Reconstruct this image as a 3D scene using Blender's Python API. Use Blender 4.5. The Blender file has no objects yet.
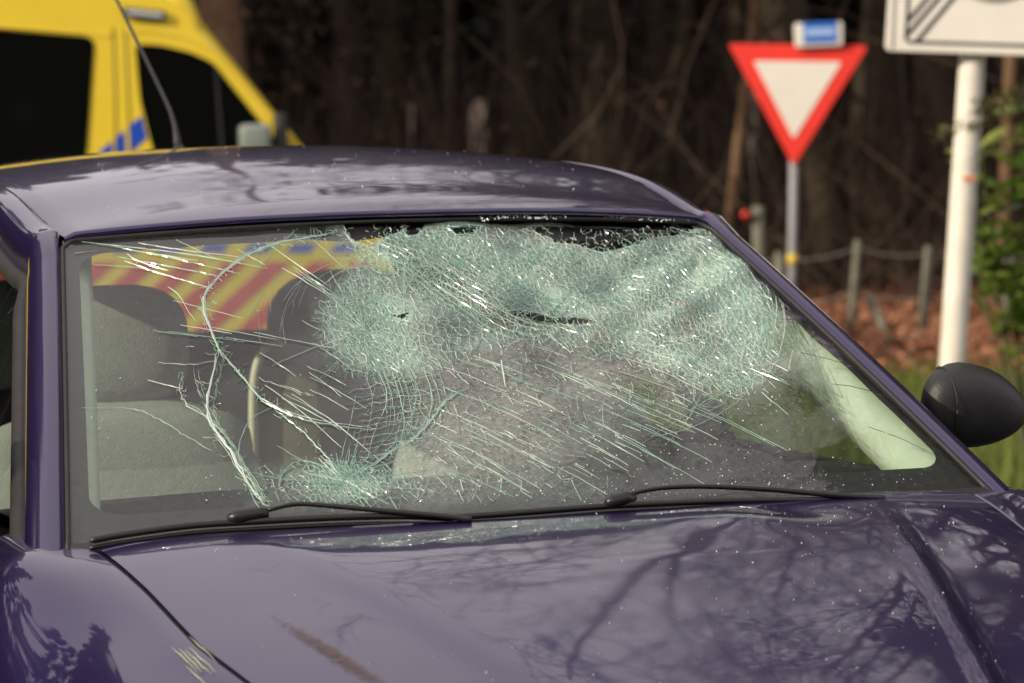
import bpy, math, random
import numpy as np
from mathutils import Matrix, Vector

R = math.radians
scene = bpy.context.scene
COL = scene.collection
rng = random.Random(7)

# ---------------------------------------------------------------- camera, sky, sun, exposure
CAM = (-1.429, -3.987, 1.4426)
YAW, PITCH, ROLL, FPX = 0.33408, -0.06363, -0.0196, 3005.5
fw = np.array([math.sin(YAW) * math.cos(PITCH), math.cos(YAW) * math.cos(PITCH), math.sin(PITCH)])
rt = np.array([math.cos(YAW), -math.sin(YAW), 0.0])
up = np.cross(rt, fw)
rt2 = rt * math.cos(ROLL) + up * math.sin(ROLL)
up2 = -rt * math.sin(ROLL) + up * math.cos(ROLL)
camd = bpy.data.cameras.new("camera")
cam = bpy.data.objects.new("camera", camd)
COL.objects.link(cam)
cam.matrix_world = Matrix(((rt2[0], up2[0], -fw[0], CAM[0]), (rt2[1], up2[1], -fw[1], CAM[1]),
                           (rt2[2], up2[2], -fw[2], CAM[2]), (0, 0, 0, 1)))
camd.sensor_width = 36.0
camd.lens = FPX * 36.0 / 1024.0
camd.clip_start = 0.05
camd.clip_end = 2000
camd.dof.use_dof = True
camd.dof.focus_distance = 4.4
camd.dof.aperture_fstop = 5.6
scene.camera = cam

# level frame of the place as one looks from the road: f0 away from the car's front, r0 to the right
F0 = np.array([math.sin(YAW), math.cos(YAW), 0.0])
R0 = np.array([math.cos(YAW), -math.sin(YAW), 0.0])
C0 = np.array(CAM)


def at(px, py, depth):
    """point of the place measured off the photograph at a known depth in metres"""
    d = fw + rt2 * (px - 512) / FPX + up2 * (341.5 - py) / FPX
    return C0 + d * (depth / float(d @ fw))


def place(lat, depth, z=0.0):
    p = C0 + R0 * lat + F0 * depth
    return np.array([p[0], p[1], z])


SUN_EL, SUN_SIDE = 24.0, 58.0
# towards the sun: behind the viewer and to the left
sd = -F0 * math.cos(R(SUN_SIDE)) - R0 * math.sin(R(SUN_SIDE))
sundir = Vector((sd[0] * math.cos(R(SUN_EL)), sd[1] * math.cos(R(SUN_EL)), math.sin(R(SUN_EL))))
sl = bpy.data.lights.new("sun", 'SUN')
sl.energy = 3.9
sl.angle = R(0.8)
sl.color = (1.0, 0.86, 0.67)
so = bpy.data.objects.new("sun", sl)
so.rotation_euler = sundir.to_track_quat('Z', 'Y').to_euler()
COL.objects.link(so)

world = bpy.data.worlds.new("World")
scene.world = world
world.use_nodes = True
wn, wl = world.node_tree.nodes, world.node_tree.links
bg = wn.get('Background') or wn.new('ShaderNodeBackground')
out = wn.get('World Output') or wn.new('ShaderNodeOutputWorld')
sky = wn.new('ShaderNodeTexSky')
sky.sky_type = 'NISHITA'
sky.sun_disc = False
sky.sun_elevation = R(SUN_EL)
sky.sun_rotation = math.atan2(sundir.x, sundir.y)
sky.air_density = 1.0
sky.dust_density = 3.0
# a thin even veil of cloud over the blue
veil = wn.new('ShaderNodeMix')
veil.data_type = 'RGBA'
veil.inputs[0].default_value = 0.62
veil.inputs[7].default_value = (12.2, 10.7, 10.4, 1)
wl.new(sky.outputs[0], veil.inputs[6])
wl.new(veil.outputs[2], bg.inputs[0])
bg.inputs[1].default_value = 0.12
wl.new(bg.outputs[0], out.inputs[0])

scene.view_settings.view_transform = 'Standard'
scene.view_settings.look = 'None'
scene.view_settings.gamma = 1.0
scene.view_settings.exposure = 0.0
scene.render.engine = 'CYCLES'
scene.cycles.max_bounces = 10
scene.cycles.transparent_max_bounces = 24
scene.cycles.caustics_reflective = False
scene.cycles.caustics_refractive = False


# ---------------------------------------------------------------- helpers
class MB:
    def __init__(s):
        s.v, s.f = [], []

    def add(s, verts, faces):
        o = len(s.v)
        s.v.extend([tuple(map(float, p)) for p in verts])
        s.f.extend([tuple(i + o for i in f) for f in faces])

    def grid(s, P, close_u=False, close_v=False, flip=False):
        P = np.asarray(P, float)
        nu, nv = P.shape[:2]
        fs = []
        for i in range(nu if close_u else nu - 1):
            for j in range(nv if close_v else nv - 1):
                a, b = i * nv + j, ((i + 1) % nu) * nv + j
                c, d = ((i + 1) % nu) * nv + (j + 1) % nv, i * nv + (j + 1) % nv
                fs.append((a, d, c, b) if flip else (a, b, c, d))
        s.add(P.reshape(-1, 3), fs)

    def box(s, c, size, rot=None):
        c = np.array(c, float)
        h = np.array(size, float) / 2
        v = np.array([(x, y, z) for x in (-1, 1) for y in (-1, 1) for z in (-1, 1)]) * h
        if rot is not None:
            v = v @ np.array(rot).T
        s.add(v + c, [(0, 1, 3, 2), (4, 6, 7, 5), (0, 4, 5, 1), (2, 3, 7, 6), (0, 2, 6, 4), (1, 5, 7, 3)])

    def tube(s, pts, rad, n=8, cap=True):
        pts = np.asarray(pts, float)
        m = len(pts)
        rad = np.broadcast_to(np.asarray(rad, float), (m,))
        t = np.gradient(pts, axis=0)
        t /= np.linalg.norm(t, axis=1)[:, None] + 1e-12
        ref = np.array([0, 0, 1.0]) if abs(t[0][2]) < .9 else np.array([1.0, 0, 0])
        rows = []
        for i in range(m):
            a = np.cross(t[i], ref)
            a /= np.linalg.norm(a) + 1e-12
            b = np.cross(t[i], a)
            ref = np.cross(a, t[i])
            ang = np.arange(n) * 2 * math.pi / n
            rows.append(pts[i] + rad[i] * (np.cos(ang)[:, None] * a + np.sin(ang)[:, None] * b))
        o = len(s.v)
        s.grid(np.array(rows), close_v=True)
        if cap:
            s.f.append(tuple(o + k for k in range(n)))
            s.f.append(tuple(o + (m - 1) * n + k for k in reversed(range(n))))

    def prism(s, poly, h0, h1, frame):
        """flat polygon poly (list of 2d) given real thickness; frame(a,b,h)->3d"""
        n = len(poly)
        v = [frame(a, b, h0) for a, b in poly] + [frame(a, b, h1) for a, b in poly]
        f = [tuple(range(n))[::-1], tuple(range(n, 2 * n))]
        f += [(i, (i + 1) % n, n + (i + 1) % n, n + i) for i in range(n)]
        s.add(v, f)

    def build(s, name, m, parent=None, smooth=True, bevel=0, sub=0, angle=None):
        me = bpy.data.meshes.new(name)
        me.from_pydata(s.v, [], s.f)
        me.validate()
        me.materials.append(m)
        if smooth:
            me.polygons.foreach_set('use_smooth', [True] * len(me.polygons))
            if angle:
                me.set_sharp_from_angle(angle=R(angle))
        me.update()
        o = bpy.data.objects.new(name, me)
        COL.objects.link(o)
        if parent is not None:
            o.parent = parent
        if bevel:
            b = o.modifiers.new('bevel', 'BEVEL')
            b.width = bevel
            b.segments = 3
            b.limit_method = 'ANGLE'
            b.angle_limit = R(40)
        if sub:
            q = o.modifiers.new('sub', 'SUBSURF')
            q.levels = q.render_levels = sub
        return o


def tag(o, label=None, cat=None, group=None, kind=None):
    if label: o['label'] = label
    if cat: o['category'] = cat
    if group: o['group'] = group
    if kind: o['kind'] = kind
    return o


def thing(name, label, cat, loc=(0, 0, 0), group=None):
    o = bpy.data.objects.new(name, None)
    o.empty_display_size = .2
    o.location = loc
    COL.objects.link(o)
    return tag(o, label, cat, group)


def cr(ctrl, n):
    """smooth curve through control points"""
    P = np.asarray(ctrl, float)
    P = np.vstack([2 * P[0] - P[1], P, 2 * P[-1] - P[-2]])
    k = len(P) - 3
    o = []
    for q in np.linspace(0, k - 1e-9, n):
        i = int(q); t = q - i
        a, b, c, d = P[i:i + 4]
        o.append(.5 * (2 * b + (c - a) * t + (2 * a - 5 * b + 4 * c - d) * t * t + (3 * b - a - 3 * c + d) * t ** 3))
    return np.array(o)


def interp(x, xs, ys):
    return float(np.interp(x, xs, ys))


def rrect(a0, b0, a1, b1, r, n=6):
    pts = []
    for cx, cy, s in ((a1 - r, b1 - r, 0), (a0 + r, b1 - r, 90), (a0 + r, b0 + r, 180), (a1 - r, b0 + r, 270)):
        for k in range(n + 1):
            t = R(s + 90 * k / n)
            pts.append((cx + r * math.cos(t), cy + r * math.sin(t)))
    return pts


# ---------------------------------------------------------------- materials
def mat(name, col, rough=.6, metal=0.0, spec=.5, coat=0.0, noise=0, nscale=8, bump=0, bscale=40, coat_rough=.03):
    m = bpy.data.materials.new(name)
    m.use_nodes = True
    n, l = m.node_tree.nodes, m.node_tree.links
    b = n['Principled BSDF']
    b.inputs['Base Color'].default_value = (*col, 1)
    b.inputs['Roughness'].default_value = rough
    b.inputs['Metallic'].default_value = metal
    b.inputs['Specular IOR Level'].default_value = spec
    b.inputs['Coat Weight'].default_value = coat
    b.inputs['Coat Roughness'].default_value = coat_rough
    tc = n.new('ShaderNodeTexCoord')
    if noise:
        t = n.new('ShaderNodeTexNoise')
        t.inputs['Scale'].default_value = nscale
        t.inputs['Detail'].default_value = 6
        t.inputs['Roughness'].default_value = .65
        l.new(tc.outputs['Object'], t.inputs['Vector'])
        mp = n.new('ShaderNodeMapRange')
        mp.inputs[1].default_value = .3
        mp.inputs[2].default_value = .7
        mp.inputs[3].default_value = 1 - noise
        mp.inputs[4].default_value = 1 + noise
        l.new(t.outputs[0], mp.inputs[0])
        h = n.new('ShaderNodeMix')
        h.data_type = 'RGBA'
        h.blend_type = 'MULTIPLY'
        h.inputs[0].default_value = 1
        h.inputs[6].default_value = (*col, 1)
        l.new(mp.outputs[0], h.inputs[7])
        l.new(h.outputs[2], b.inputs['Base Color'])
    if bump:
        t2 = n.new('ShaderNodeTexNoise')
        t2.inputs['Scale'].default_value = bscale
        t2.inputs['Detail'].default_value = 5
        l.new(tc.outputs['Object'], t2.inputs['Vector'])
        bp = n.new('ShaderNodeBump')
        bp.inputs['Strength'].default_value = bump
        bp.inputs['Distance'].default_value = .02
        l.new(t2.outputs[0], bp.inputs['Height'])
        l.new(bp.outputs[0], b.inputs['Normal'])
    return m


def leafmat(name, c0, c1, trans=.3, rough=.5):
    """leaf-like surfaces, every loose piece with its own tone"""
    m = bpy.data.materials.new(name)
    m.use_nodes = True
    n, l = m.node_tree.nodes, m.node_tree.links
    b = n['Principled BSDF']
    g = n.new('ShaderNodeNewGeometry')
    oi = n.new('ShaderNodeObjectInfo')
    ad = n.new('ShaderNodeMath'); ad.operation = 'ADD'
    fr = n.new('ShaderNodeMath'); fr.operation = 'FRACT'
    l.new(g.outputs['Random Per Island'], ad.inputs[0])
    l.new(oi.outputs['Random'], ad.inputs[1])
    l.new(ad.outputs[0], fr.inputs[0])
    rp = n.new('ShaderNodeValToRGB')
    rp.color_ramp.elements[0].color = (*c0, 1)
    rp.color_ramp.elements[1].color = (*c1, 1)
    l.new(fr.outputs[0], rp.inputs[0])
    l.new(rp.outputs[0], b.inputs['Base Color'])
    b.inputs['Roughness'].default_value = rough
    if trans:
        tr = n.new('ShaderNodeBsdfTranslucent')
        l.new(rp.outputs[0], tr.inputs[0])
        mx = n.new('ShaderNodeMixShader')
        mx.inputs[0].default_value = trans
        l.new(b.outputs[0], mx.inputs[1])
        l.new(tr.outputs[0], mx.inputs[2])
        l.new(mx.outputs[0], n['Material Output'].inputs[0])
    return m


def paint_mat():
    """dark violet metallic lacquer with road dust"""
    m = mat('violet_paint', (.012, .004, .062), rough=.42, metal=.5, coat=1.0, coat_rough=.02)
    n, l = m.node_tree.nodes, m.node_tree.links
    b = n['Principled BSDF']
    tc = n.new('ShaderNodeTexCoord')
    t = n.new('ShaderNodeTexNoise')
    t.inputs['Scale'].default_value = 5
    t.inputs['Detail'].default_value = 8
    l.new(tc.outputs['Object'], t.inputs['Vector'])
    mp = n.new('ShaderNodeMapRange')
    mp.inputs[1].default_value = .35; mp.inputs[2].default_value = .8
    mp.inputs[3].default_value = .015; mp.inputs[4].default_value = .09
    l.new(t.outputs[0], mp.inputs[0])
    l.new(mp.outputs[0], b.inputs['Coat Roughness'])
    dust = n.new('ShaderNodeMapRange')
    dust.inputs[1].default_value = .4; dust.inputs[2].default_value = .9
    dust.inputs[3].default_value = 0.0; dust.inputs[4].default_value = .035
    l.new(t.outputs[0], dust.inputs[0])
    mx = n.new('ShaderNodeMix'); mx.data_type = 'RGBA'
    mx.inputs[6].default_value = (.012, .004, .062, 1)
    mx.inputs[7].default_value = (.16, .12, .11, 1)
    l.new(dust.outputs[0], mx.inputs[0])
    l.new(mx.outputs[2], b.inputs['Base Color'])
    b.inputs['Coat IOR'].default_value = 1.66
    # very slight orange peel
    t2 = n.new('ShaderNodeTexNoise'); t2.inputs['Scale'].default_value = 9; t2.inputs['Detail'].default_value = 2
    l.new(tc.outputs['Object'], t2.inputs['Vector'])
    bp = n.new('ShaderNodeBump'); bp.inputs['Strength'].default_value = .012; bp.inputs['Distance'].default_value = .02
    l.new(t2.outputs[0], bp.inputs['Height'])
    l.new(bp.outputs[0], b.inputs['Coat Normal'])
    return m


def glass_mat(name, tint=(.86, .93, .90), refl=1.7):
    """thin sheet of clear glass"""
    m = bpy.data.materials.new(name)
    m.use_nodes = True
    n, l = m.node_tree.nodes, m.node_tree.links
    n.remove(n['Principled BSDF'])
    o = n['Material Output']
    tr = n.new('ShaderNodeBsdfTransparent'); tr.inputs[0].default_value = (*tint, 1)
    gl = n.new('ShaderNodeBsdfGlossy'); gl.inputs['Roughness'].default_value = .015
    fr = n.new('ShaderNodeFresnel'); fr.inputs[0].default_value = 1.5
    mu = n.new('ShaderNodeMath'); mu.operation = 'MULTIPLY'; mu.use_clamp = True; mu.inputs[1].default_value = refl
    mx = n.new('ShaderNodeMixShader')
    ge0 = n.new('ShaderNodeNewGeometry')
    io = n.new('ShaderNodeMapRange'); io.inputs[3].default_value = 1.5; io.inputs[4].default_value = 1 / 1.5
    l.new(ge0.outputs['Backfacing'], io.inputs[0]); l.new(io.outputs[0], fr.inputs[0])     # a thin pane: same reflection from either side
    l.new(fr.outputs[0], mu.inputs[0]); l.new(mu.outputs[0], mx.inputs[0])
    l.new(tr.outputs[0], mx.inputs[1]); l.new(gl.outputs[0], mx.inputs[2])
    l.new(mx.outputs[0], o.inputs[0])
    return m


def dusty_mat():
    """rear pane under a film of road dust"""
    m = glass_mat('dusty_glass', (.80, .86, .82), 1.5)
    n, l = m.node_tree.nodes, m.node_tree.links
    o = n['Material Output']
    c = [x for x in n if x.type == 'MIX_SHADER'][0]
    d = n.new('ShaderNodeBsdfDiffuse'); d.inputs[0].default_value = (.42, .42, .36, 1)
    t = n.new('ShaderNodeBsdfTranslucent'); t.inputs[0].default_value = (.42, .42, .36, 1)
    a = n.new('ShaderNodeMixShader'); a.inputs[0].default_value = .5
    b = n.new('ShaderNodeMixShader'); b.inputs[0].default_value = .22
    l.new(d.outputs[0], a.inputs[1]); l.new(t.outputs[0], a.inputs[2])
    l.new(c.outputs[0], b.inputs[1]); l.new(a.outputs[0], b.inputs[2]); l.new(b.outputs[0], o.inputs[0])
    return m


def shattered_mat():
    """laminated glass: clear where whole, cut into tilted granules and whitened where crushed (attribute 'damage')"""
    m = glass_mat('shattered_glass', (.80, .90, .85), 1.35)
    n, l = m.node_tree.nodes, m.node_tree.links
    o = n['Material Output']
    clear = [x for x in n if x.type == 'MIX_SHADER'][0]
    gloss = [x for x in n if x.type == 'BSDF_GLOSSY'][0]
    at_ = n.new('ShaderNodeAttribute'); at_.attribute_name = 'damage'
    dst = n.new('ShaderNodeAttribute'); dst.attribute_name = 'dust'
    tc = n.new('ShaderNodeTexCoord')
    wob = n.new('ShaderNodeTexNoise'); wob.inputs['Scale'].default_value = 25; wob.inputs['Detail'].default_value = 3
    l.new(tc.outputs['Object'], wob.inputs['Vector'])
    wv = n.new('ShaderNodeVectorMath'); wv.operation = 'MULTIPLY_ADD'
    wv.inputs[1].default_value = (.02, .02, .02)
    l.new(wob.outputs['Color'], wv.inputs[0]); l.new(tc.outputs['Object'], wv.inputs[2])
    masks = []
    for sc, w0 in ((58, .030), (150, .05), (420, .11)):
        e = n.new('ShaderNodeTexVoronoi'); e.feature = 'DISTANCE_TO_EDGE'; e.inputs['Scale'].default_value = sc
        l.new(wv.outputs[0], e.inputs['Vector'])
        mr = n.new('ShaderNodeMapRange'); mr.clamp = True
        mr.inputs[1].default_value = 0; mr.inputs[2].default_value = w0
        mr.inputs[3].default_value = 1; mr.inputs[4].default_value = 0
        l.new(e.outputs['Distance'], mr.inputs[0])
        masks.append(mr.outputs[0])

    def math2(op, a, b, c=None):
        x = n.new('ShaderNodeMath'); x.operation = op; x.use_clamp = True
        for i, q in enumerate((a, b) if c is None else (a, b, c)):
            if isinstance(q, (int, float)): x.inputs[i].default_value = q
            else: l.new(q, x.inputs[i])
        return x.outputs[0]
    d = at_.outputs['Fac']
    big = n.new('ShaderNodeTexNoise'); big.inputs['Scale'].default_value = 16; big.inputs['Detail'].default_value = 6
    l.new(tc.outputs['Object'], big.inputs['Vector'])
    nz = n.new('ShaderNodeMapRange'); nz.inputs[1].default_value = .32; nz.inputs[2].default_value = .68
    nz.inputs[3].default_value = .74; nz.inputs[4].default_value = 1.22; l.new(big.outputs[0], nz.inputs[0])
    dn = math2('MULTIPLY', d, nz.outputs[0])
    m1 = math2('MULTIPLY', masks[0], math2('MULTIPLY', dn, 1.0))
    m2 = math2('MULTIPLY', masks[1], math2('MULTIPLY', dn, .85))
    m3 = math2('MULTIPLY', masks[2], math2('MULTIPLY', dn, .55))
    lines = math2('MAXIMUM', m1, math2('MAXIMUM', m2, m3))
    pw = n.new('ShaderNodeMapRange'); pw.inputs[1].default_value = .43; pw.inputs[2].default_value = 1.18
    pw.inputs[3].default_value = 0; pw.inputs[4].default_value = .74
    l.new(math2('MULTIPLY', dn, 1.0), pw.inputs[0])
    fac = math2('MAXIMUM', lines, pw.outputs[0])
    # tilted granules
    vc = n.new('ShaderNodeTexVoronoi'); vc.inputs['Scale'].default_value = 150
    l.new(wv.outputs[0], vc.inputs['Vector'])
    sub = n.new('ShaderNodeVectorMath'); sub.operation = 'SUBTRACT'; sub.inputs[1].default_value = (.5, .5, .5)
    l.new(vc.outputs['Color'], sub.inputs[0])
    scl = n.new('ShaderNodeVectorMath'); scl.operation = 'SCALE'
    l.new(sub.outputs[0], scl.inputs[0])
    l.new(math2('MULTIPLY', d, .55), scl.inputs['Scale'])
    ge = n.new('ShaderNodeNewGeometry')
    adv = n.new('ShaderNodeVectorMath'); adv.operation = 'ADD'
    l.new(ge.outputs['Normal'], adv.inputs[0]); l.new(scl.outputs[0], adv.inputs[1])
    nm = n.new('ShaderNodeVectorMath'); nm.operation = 'NORMALIZE'
    l.new(adv.outputs[0], nm.inputs[0])
    l.new(nm.outputs[0], gloss.inputs['Normal'])
    df = n.new('ShaderNodeBsdfDiffuse'); df.inputs[0].default_value = (.64, .88, .77, 1)
    tl = n.new('ShaderNodeBsdfTranslucent'); tl.inputs[0].default_value = (.58, .86, .74, 1)
    g2 = n.new('ShaderNodeBsdfGlossy'); g2.inputs['Roughness'].default_value = .25
    l.new(nm.outputs[0], g2.inputs['Normal'])
    a = n.new('ShaderNodeMixShader'); a.inputs[0].default_value = .35
    l.new(df.outputs[0], a.inputs[1]); l.new(tl.outputs[0], a.inputs[2])
    b = n.new('ShaderNodeMixShader'); b.inputs[0].default_value = .10
    l.new(a.outputs[0], b.inputs[1]); l.new(g2.outputs[0], b.inputs[2])
    fin = n.new('ShaderNodeMixShader')
    l.new(fac, fin.inputs[0]); l.new(clear.outputs[0], fin.inputs[1]); l.new(b.outputs[0], fin.inputs[2])
    # fine grey splinter dust lying on the pane
    gd = n.new('ShaderNodeBsdfDiffuse'); gd.inputs[0].default_value = (.55, .55, .51, 1)
    sp = n.new('ShaderNodeTexNoise'); sp.inputs['Scale'].default_value = 90; sp.inputs['Detail'].default_value = 6; sp.inputs['Roughness'].default_value = .75
    l.new(tc.outputs['Object'], sp.inputs['Vector'])
    sr = n.new('ShaderNodeMapRange'); sr.inputs[1].default_value = .35; sr.inputs[2].default_value = .68; sr.inputs[3].default_value = .35; sr.inputs[4].default_value = 1.9
    l.new(sp.outputs[0], sr.inputs[0])
    fd = n.new('ShaderNodeMixShader')
    l.new(math2('MULTIPLY', dst.outputs['Fac'], sr.outputs[0]), fd.inputs[0])
    l.new(fin.outputs[0], fd.inputs[1]); l.new(gd.outputs[0], fd.inputs[2])
    l.new(fd.outputs[0], o.inputs[0])
    return m


def crack_mat():
    m = bpy.data.materials.new('crack_edges')
    m.use_nodes = True
    n, l = m.node_tree.nodes, m.node_tree.links
    n.remove(n['Principled BSDF'])
    g = n.new('ShaderNodeNewGeometry')
    rp = n.new('ShaderNodeValToRGB')
    rp.color_ramp.elements[0].color = (.38, .68, .57, 1)
    rp.color_ramp.elements[1].color = (.98, .99, .96, 1)
    e = rp.color_ramp.elements.new(.6); e.color = (.64, .86, .77, 1)
    l.new(g.outputs['Random Per Island'], rp.inputs[0])
    df = n.new('ShaderNodeBsdfDiffuse'); l.new(rp.outputs[0], df.inputs[0])
    tl = n.new('ShaderNodeBsdfTranslucent'); l.new(rp.outputs[0], tl.inputs[0])
    gl = n.new('ShaderNodeBsdfGlossy'); gl.inputs['Roughness'].default_value = .2
    a = n.new('ShaderNodeMixShader'); a.inputs[0].default_value = .35
    l.new(df.outputs[0], a.inputs[1]); l.new(tl.outputs[0], a.inputs[2])
    b = n.new('ShaderNodeMixShader'); b.inputs[0].default_value = .15
    l.new(a.outputs[0], b.inputs[1]); l.new(gl.outputs[0], b.inputs[2])
    l.new(b.outputs[0], n['Material Output'].inputs[0])
    return m


M = dict(
    paint=paint_mat(),
    clear=glass_mat('window_glass'),
    dusty=dusty_mat(),
    shatter=shattered_mat(),
    crack=crack_mat(),
    crumb=mat('glass_crumb', (.80, .88, .84), rough=.12, spec=.9),
    frit=mat('black_enamel', (.012, .012, .012), rough=.45),
    rubber=mat('black_rubber', (.018, .018, .018), rough=.55, noise=.3, nscale=30),
    blackp=mat('black_plastic', (.016, .016, .017), rough=.42, noise=.2, nscale=20, bump=.15, bscale=500),
    wiper=mat('wiper_black', (.013, .012, .012), rough=.38),
    seat=mat('grey_seat_cloth', (.38, .40, .36), rough=.9, noise=.12, nscale=60, bump=.2, bscale=300),
    seatdark=mat('dark_seat_cloth', (.045, .045, .05), rough=.9, noise=.2, nscale=40),
    beige=mat('beige_trim', (.34, .31, .20), rough=.8, noise=.1, nscale=20),
    piping=mat('cream_piping', (.80, .74, .55), rough=.7),
    trim=mat('pale_pillar_trim', (.66, .70, .56), rough=.75, noise=.08, nscale=25),
    dash=mat('dashboard_plastic', (.028, .028, .03), rough=.7, noise=.2, nscale=40, bump=.2, bscale=300),
    liner=mat('headliner_cloth', (.36, .36, .34), rough=.95),
    steel=mat('galvanised_steel', (.30, .31, .33), rough=.6, metal=.1, noise=.15, nscale=20),
    whitepaint=mat('white_enamel', (.78, .75, .66), rough=.45, noise=.13, nscale=7),
    signwhite=mat('sign_white', (.80, .78, .70), rough=.4, noise=.05, nscale=4),
    signred=mat('sign_red', (.84, .045, .032), rough=.4, noise=.08, nscale=6),
    signblue=mat('sign_blue', (.03, .15, .60), rough=.4),
    signpale=mat('sign_pale_blue', (.35, .50, .80), rough=.4),
    signblack=mat('sign_black', (.02, .02, .02), rough=.5),
    signgrey=mat('sign_grey', (.30, .29, .27), rough=.5),
    yellow=mat('rescue_yellow', (.86, .65, .045), rough=.32, coat=.6, noise=.04, nscale=3),
    vanblue=mat('stripe_blue', (.012, .075, .52), rough=.35),
    vanred=mat('stripe_red', (.62, .06, .05), rough=.35),
    tinted=mat('tinted_glass', (.004, .0045, .004), rough=.05, spec=.22),
    chrome=mat('chrome', (.62, .62, .62), rough=.15, metal=1.0),
    lampglass=mat('lamp_glass', (.55, .57, .60), rough=.1),
    headlamp=mat('headlamp_glass', (.16, .165, .18), rough=.06, coat=1.0),
    tyre=mat('tyre_rubber', (.02, .02, .02), rough=.85),
    alloy=mat('wheel_alloy', (.40, .40, .42), rough=.35, metal=.9),
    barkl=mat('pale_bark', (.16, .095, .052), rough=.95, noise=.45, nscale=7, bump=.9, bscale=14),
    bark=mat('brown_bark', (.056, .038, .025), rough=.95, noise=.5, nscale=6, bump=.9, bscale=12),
    barko=mat('olive_bark', (.052, .040, .022), rough=.95, noise=.5, nscale=5, bump=.9, bscale=12),
    twig=mat('bare_twig', (.040, .027, .019), rough=.95, noise=.3, nscale=4),
    deepwood=mat('deep_wood_bark', (.062, .042, .030), rough=.98, noise=.5, nscale=2),
    palebrush=mat('dead_branch', (.066, .045, .031), rough=.95, noise=.5, nscale=3),
    needles=leafmat('dark_needles', (.010, .018, .008), (.035, .05, .02), .15, .7),
    leaf=leafmat('laurel_leaf', (.10, .22, .035), (.34, .42, .09), .4, .35),
    sprig=leafmat('olive_sprig', (.09, .10, .03), (.20, .17, .06), .2, .6),
    stem=mat('green_stem', (.09, .10, .04), rough=.8),
    litter=leafmat('russet_litter', (.24, .085, .045), (.56, .28, .16), .25, .8),
    withered=leafmat('withered_leaf', (.035, .022, .014), (.12, .065, .035), .2, .8),
    grass=leafmat('grass_blade', (.07, .13, .015), (.22, .26, .05), .3, .6),
    postwood=mat('weathered_post', (.17, .17, .13), rough=.9, noise=.35, nscale=14, bump=.5, bscale=40),
    wire=mat('fence_wire', (.30, .28, .26), rough=.6, metal=.3),
    reflector=mat('red_reflector', (.55, .03, .02), rough=.2),
    yellowband=mat('yellow_band', (.75, .58, .08), rough=.5),
)

# ---------------------------------------------------------------- ground and road
def ground_mat():
    m = mat('verge_ground', (.07, .055, .03), rough=1)
    n, l = m.node_tree.nodes, m.node_tree.links
    b = n['Principled BSDF']
    tc = n.new('ShaderNodeTexCoord')
    t = n.new('ShaderNodeTexNoise'); t.inputs['Scale'].default_value = .9; t.inputs['Detail'].default_value = 9
    l.new(tc.outputs['Object'], t.inputs['Vector'])
    rp = n.new('ShaderNodeValToRGB')
    rp.color_ramp.elements[0].position = .35; rp.color_ramp.elements[0].color = (.045, .03, .015, 1)
    rp.color_ramp.elements[1].position = .65; rp.color_ramp.elements[1].color = (.09, .055, .03, 1)
    l.new(t.outputs[0], rp.inputs[0])
    l.new(rp.outputs[0], b.inputs['Base Color'])
    return m


g = MB()
n = 60
P = []
for i in range(n + 1):
    row = []
    for j in range(n + 1):
        a, d = -300 + 600 * i / n, -150 + 550 * j / n
        p = place(a, d)
        p[2] = max(0, (d - 75) * .10) - .012
        row.append(p)
    P.append(row)
g.grid(P, flip=True)
tag(g.build('ground', ground_mat()), kind='structure')
road = MB()
P = [[place(a, d, .004 - .0) for d in np.linspace(-40, 10.5, 30)] for a in np.linspace(-60, 60, 40)]
road.grid(P, flip=True)
tag(road.build('road', mat('asphalt', (.05, .05, .052), rough=.95, noise=.25, nscale=60, bump=.5, bscale=300)), kind='structure')

# ---------------------------------------------------------------- the dark violet car
car = thing('hatchback_car', 'dark violet hatchback with a shattered windscreen seen close up from the front', 'car')


def W(u, v):
    """undamaged windscreen, u -1..1 across, v 0..1 upwards"""
    b = .006 * 4 * v * (1 - v)
    return np.array([u * (.686 - .140 * v), -.109 + .73 * v + (.086 - .009 * v) * u * u - b * .47,
                     .943 + .391 * v - (.013 + .007 * v) * u * u + b * .88])


def Wn(u, v):
    e = 1e-3
    k = np.cross(W(u + e, v) - W(u - e, v), W(u, v + e) - W(u, v - e))
    return k / np.linalg.norm(k)


def inpoly(x, y, poly):
    c = False
    j = len(poly) - 1
    for i in range(len(poly)):
        xi, yi = poly[i]; xj, yj = poly[j]
        if (yi > y) != (yj > y) and x < (xj - xi) * (y - yi) / (yj - yi) + xi:
            c = not c
        j = i
    return c


def pdist(x, y, poly):
    best = 1e9
    for i in range(len(poly)):
        ax, ay = poly[i]; bx, by = poly[(i + 1) % len(poly)]
        dx, dy = bx - ax, by - ay
        t = max(0, min(1, ((x - ax) * dx + (y - ay) * dy) / (dx * dx + dy * dy + 1e-9)))
        best = min(best, math.hypot(x - ax - t * dx, y - ay - t * dy))
    return best


def soft(x, y, poly, w):
    d = pdist(x, y, poly)
    d = d if inpoly(x, y, poly) else -d
    return min(1, max(0, .5 + d / w))


def gs(x, y, cx, cy, sx, sy, a=0):
    c, s = math.cos(R(a)), math.sin(R(a))
    dx, dy = x - cx, y - cy
    p, q = (c * dx + s * dy) / sx, (-s * dx + c * dy) / sy
    return math.exp(-.5 * (p * p + q * q))


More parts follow.
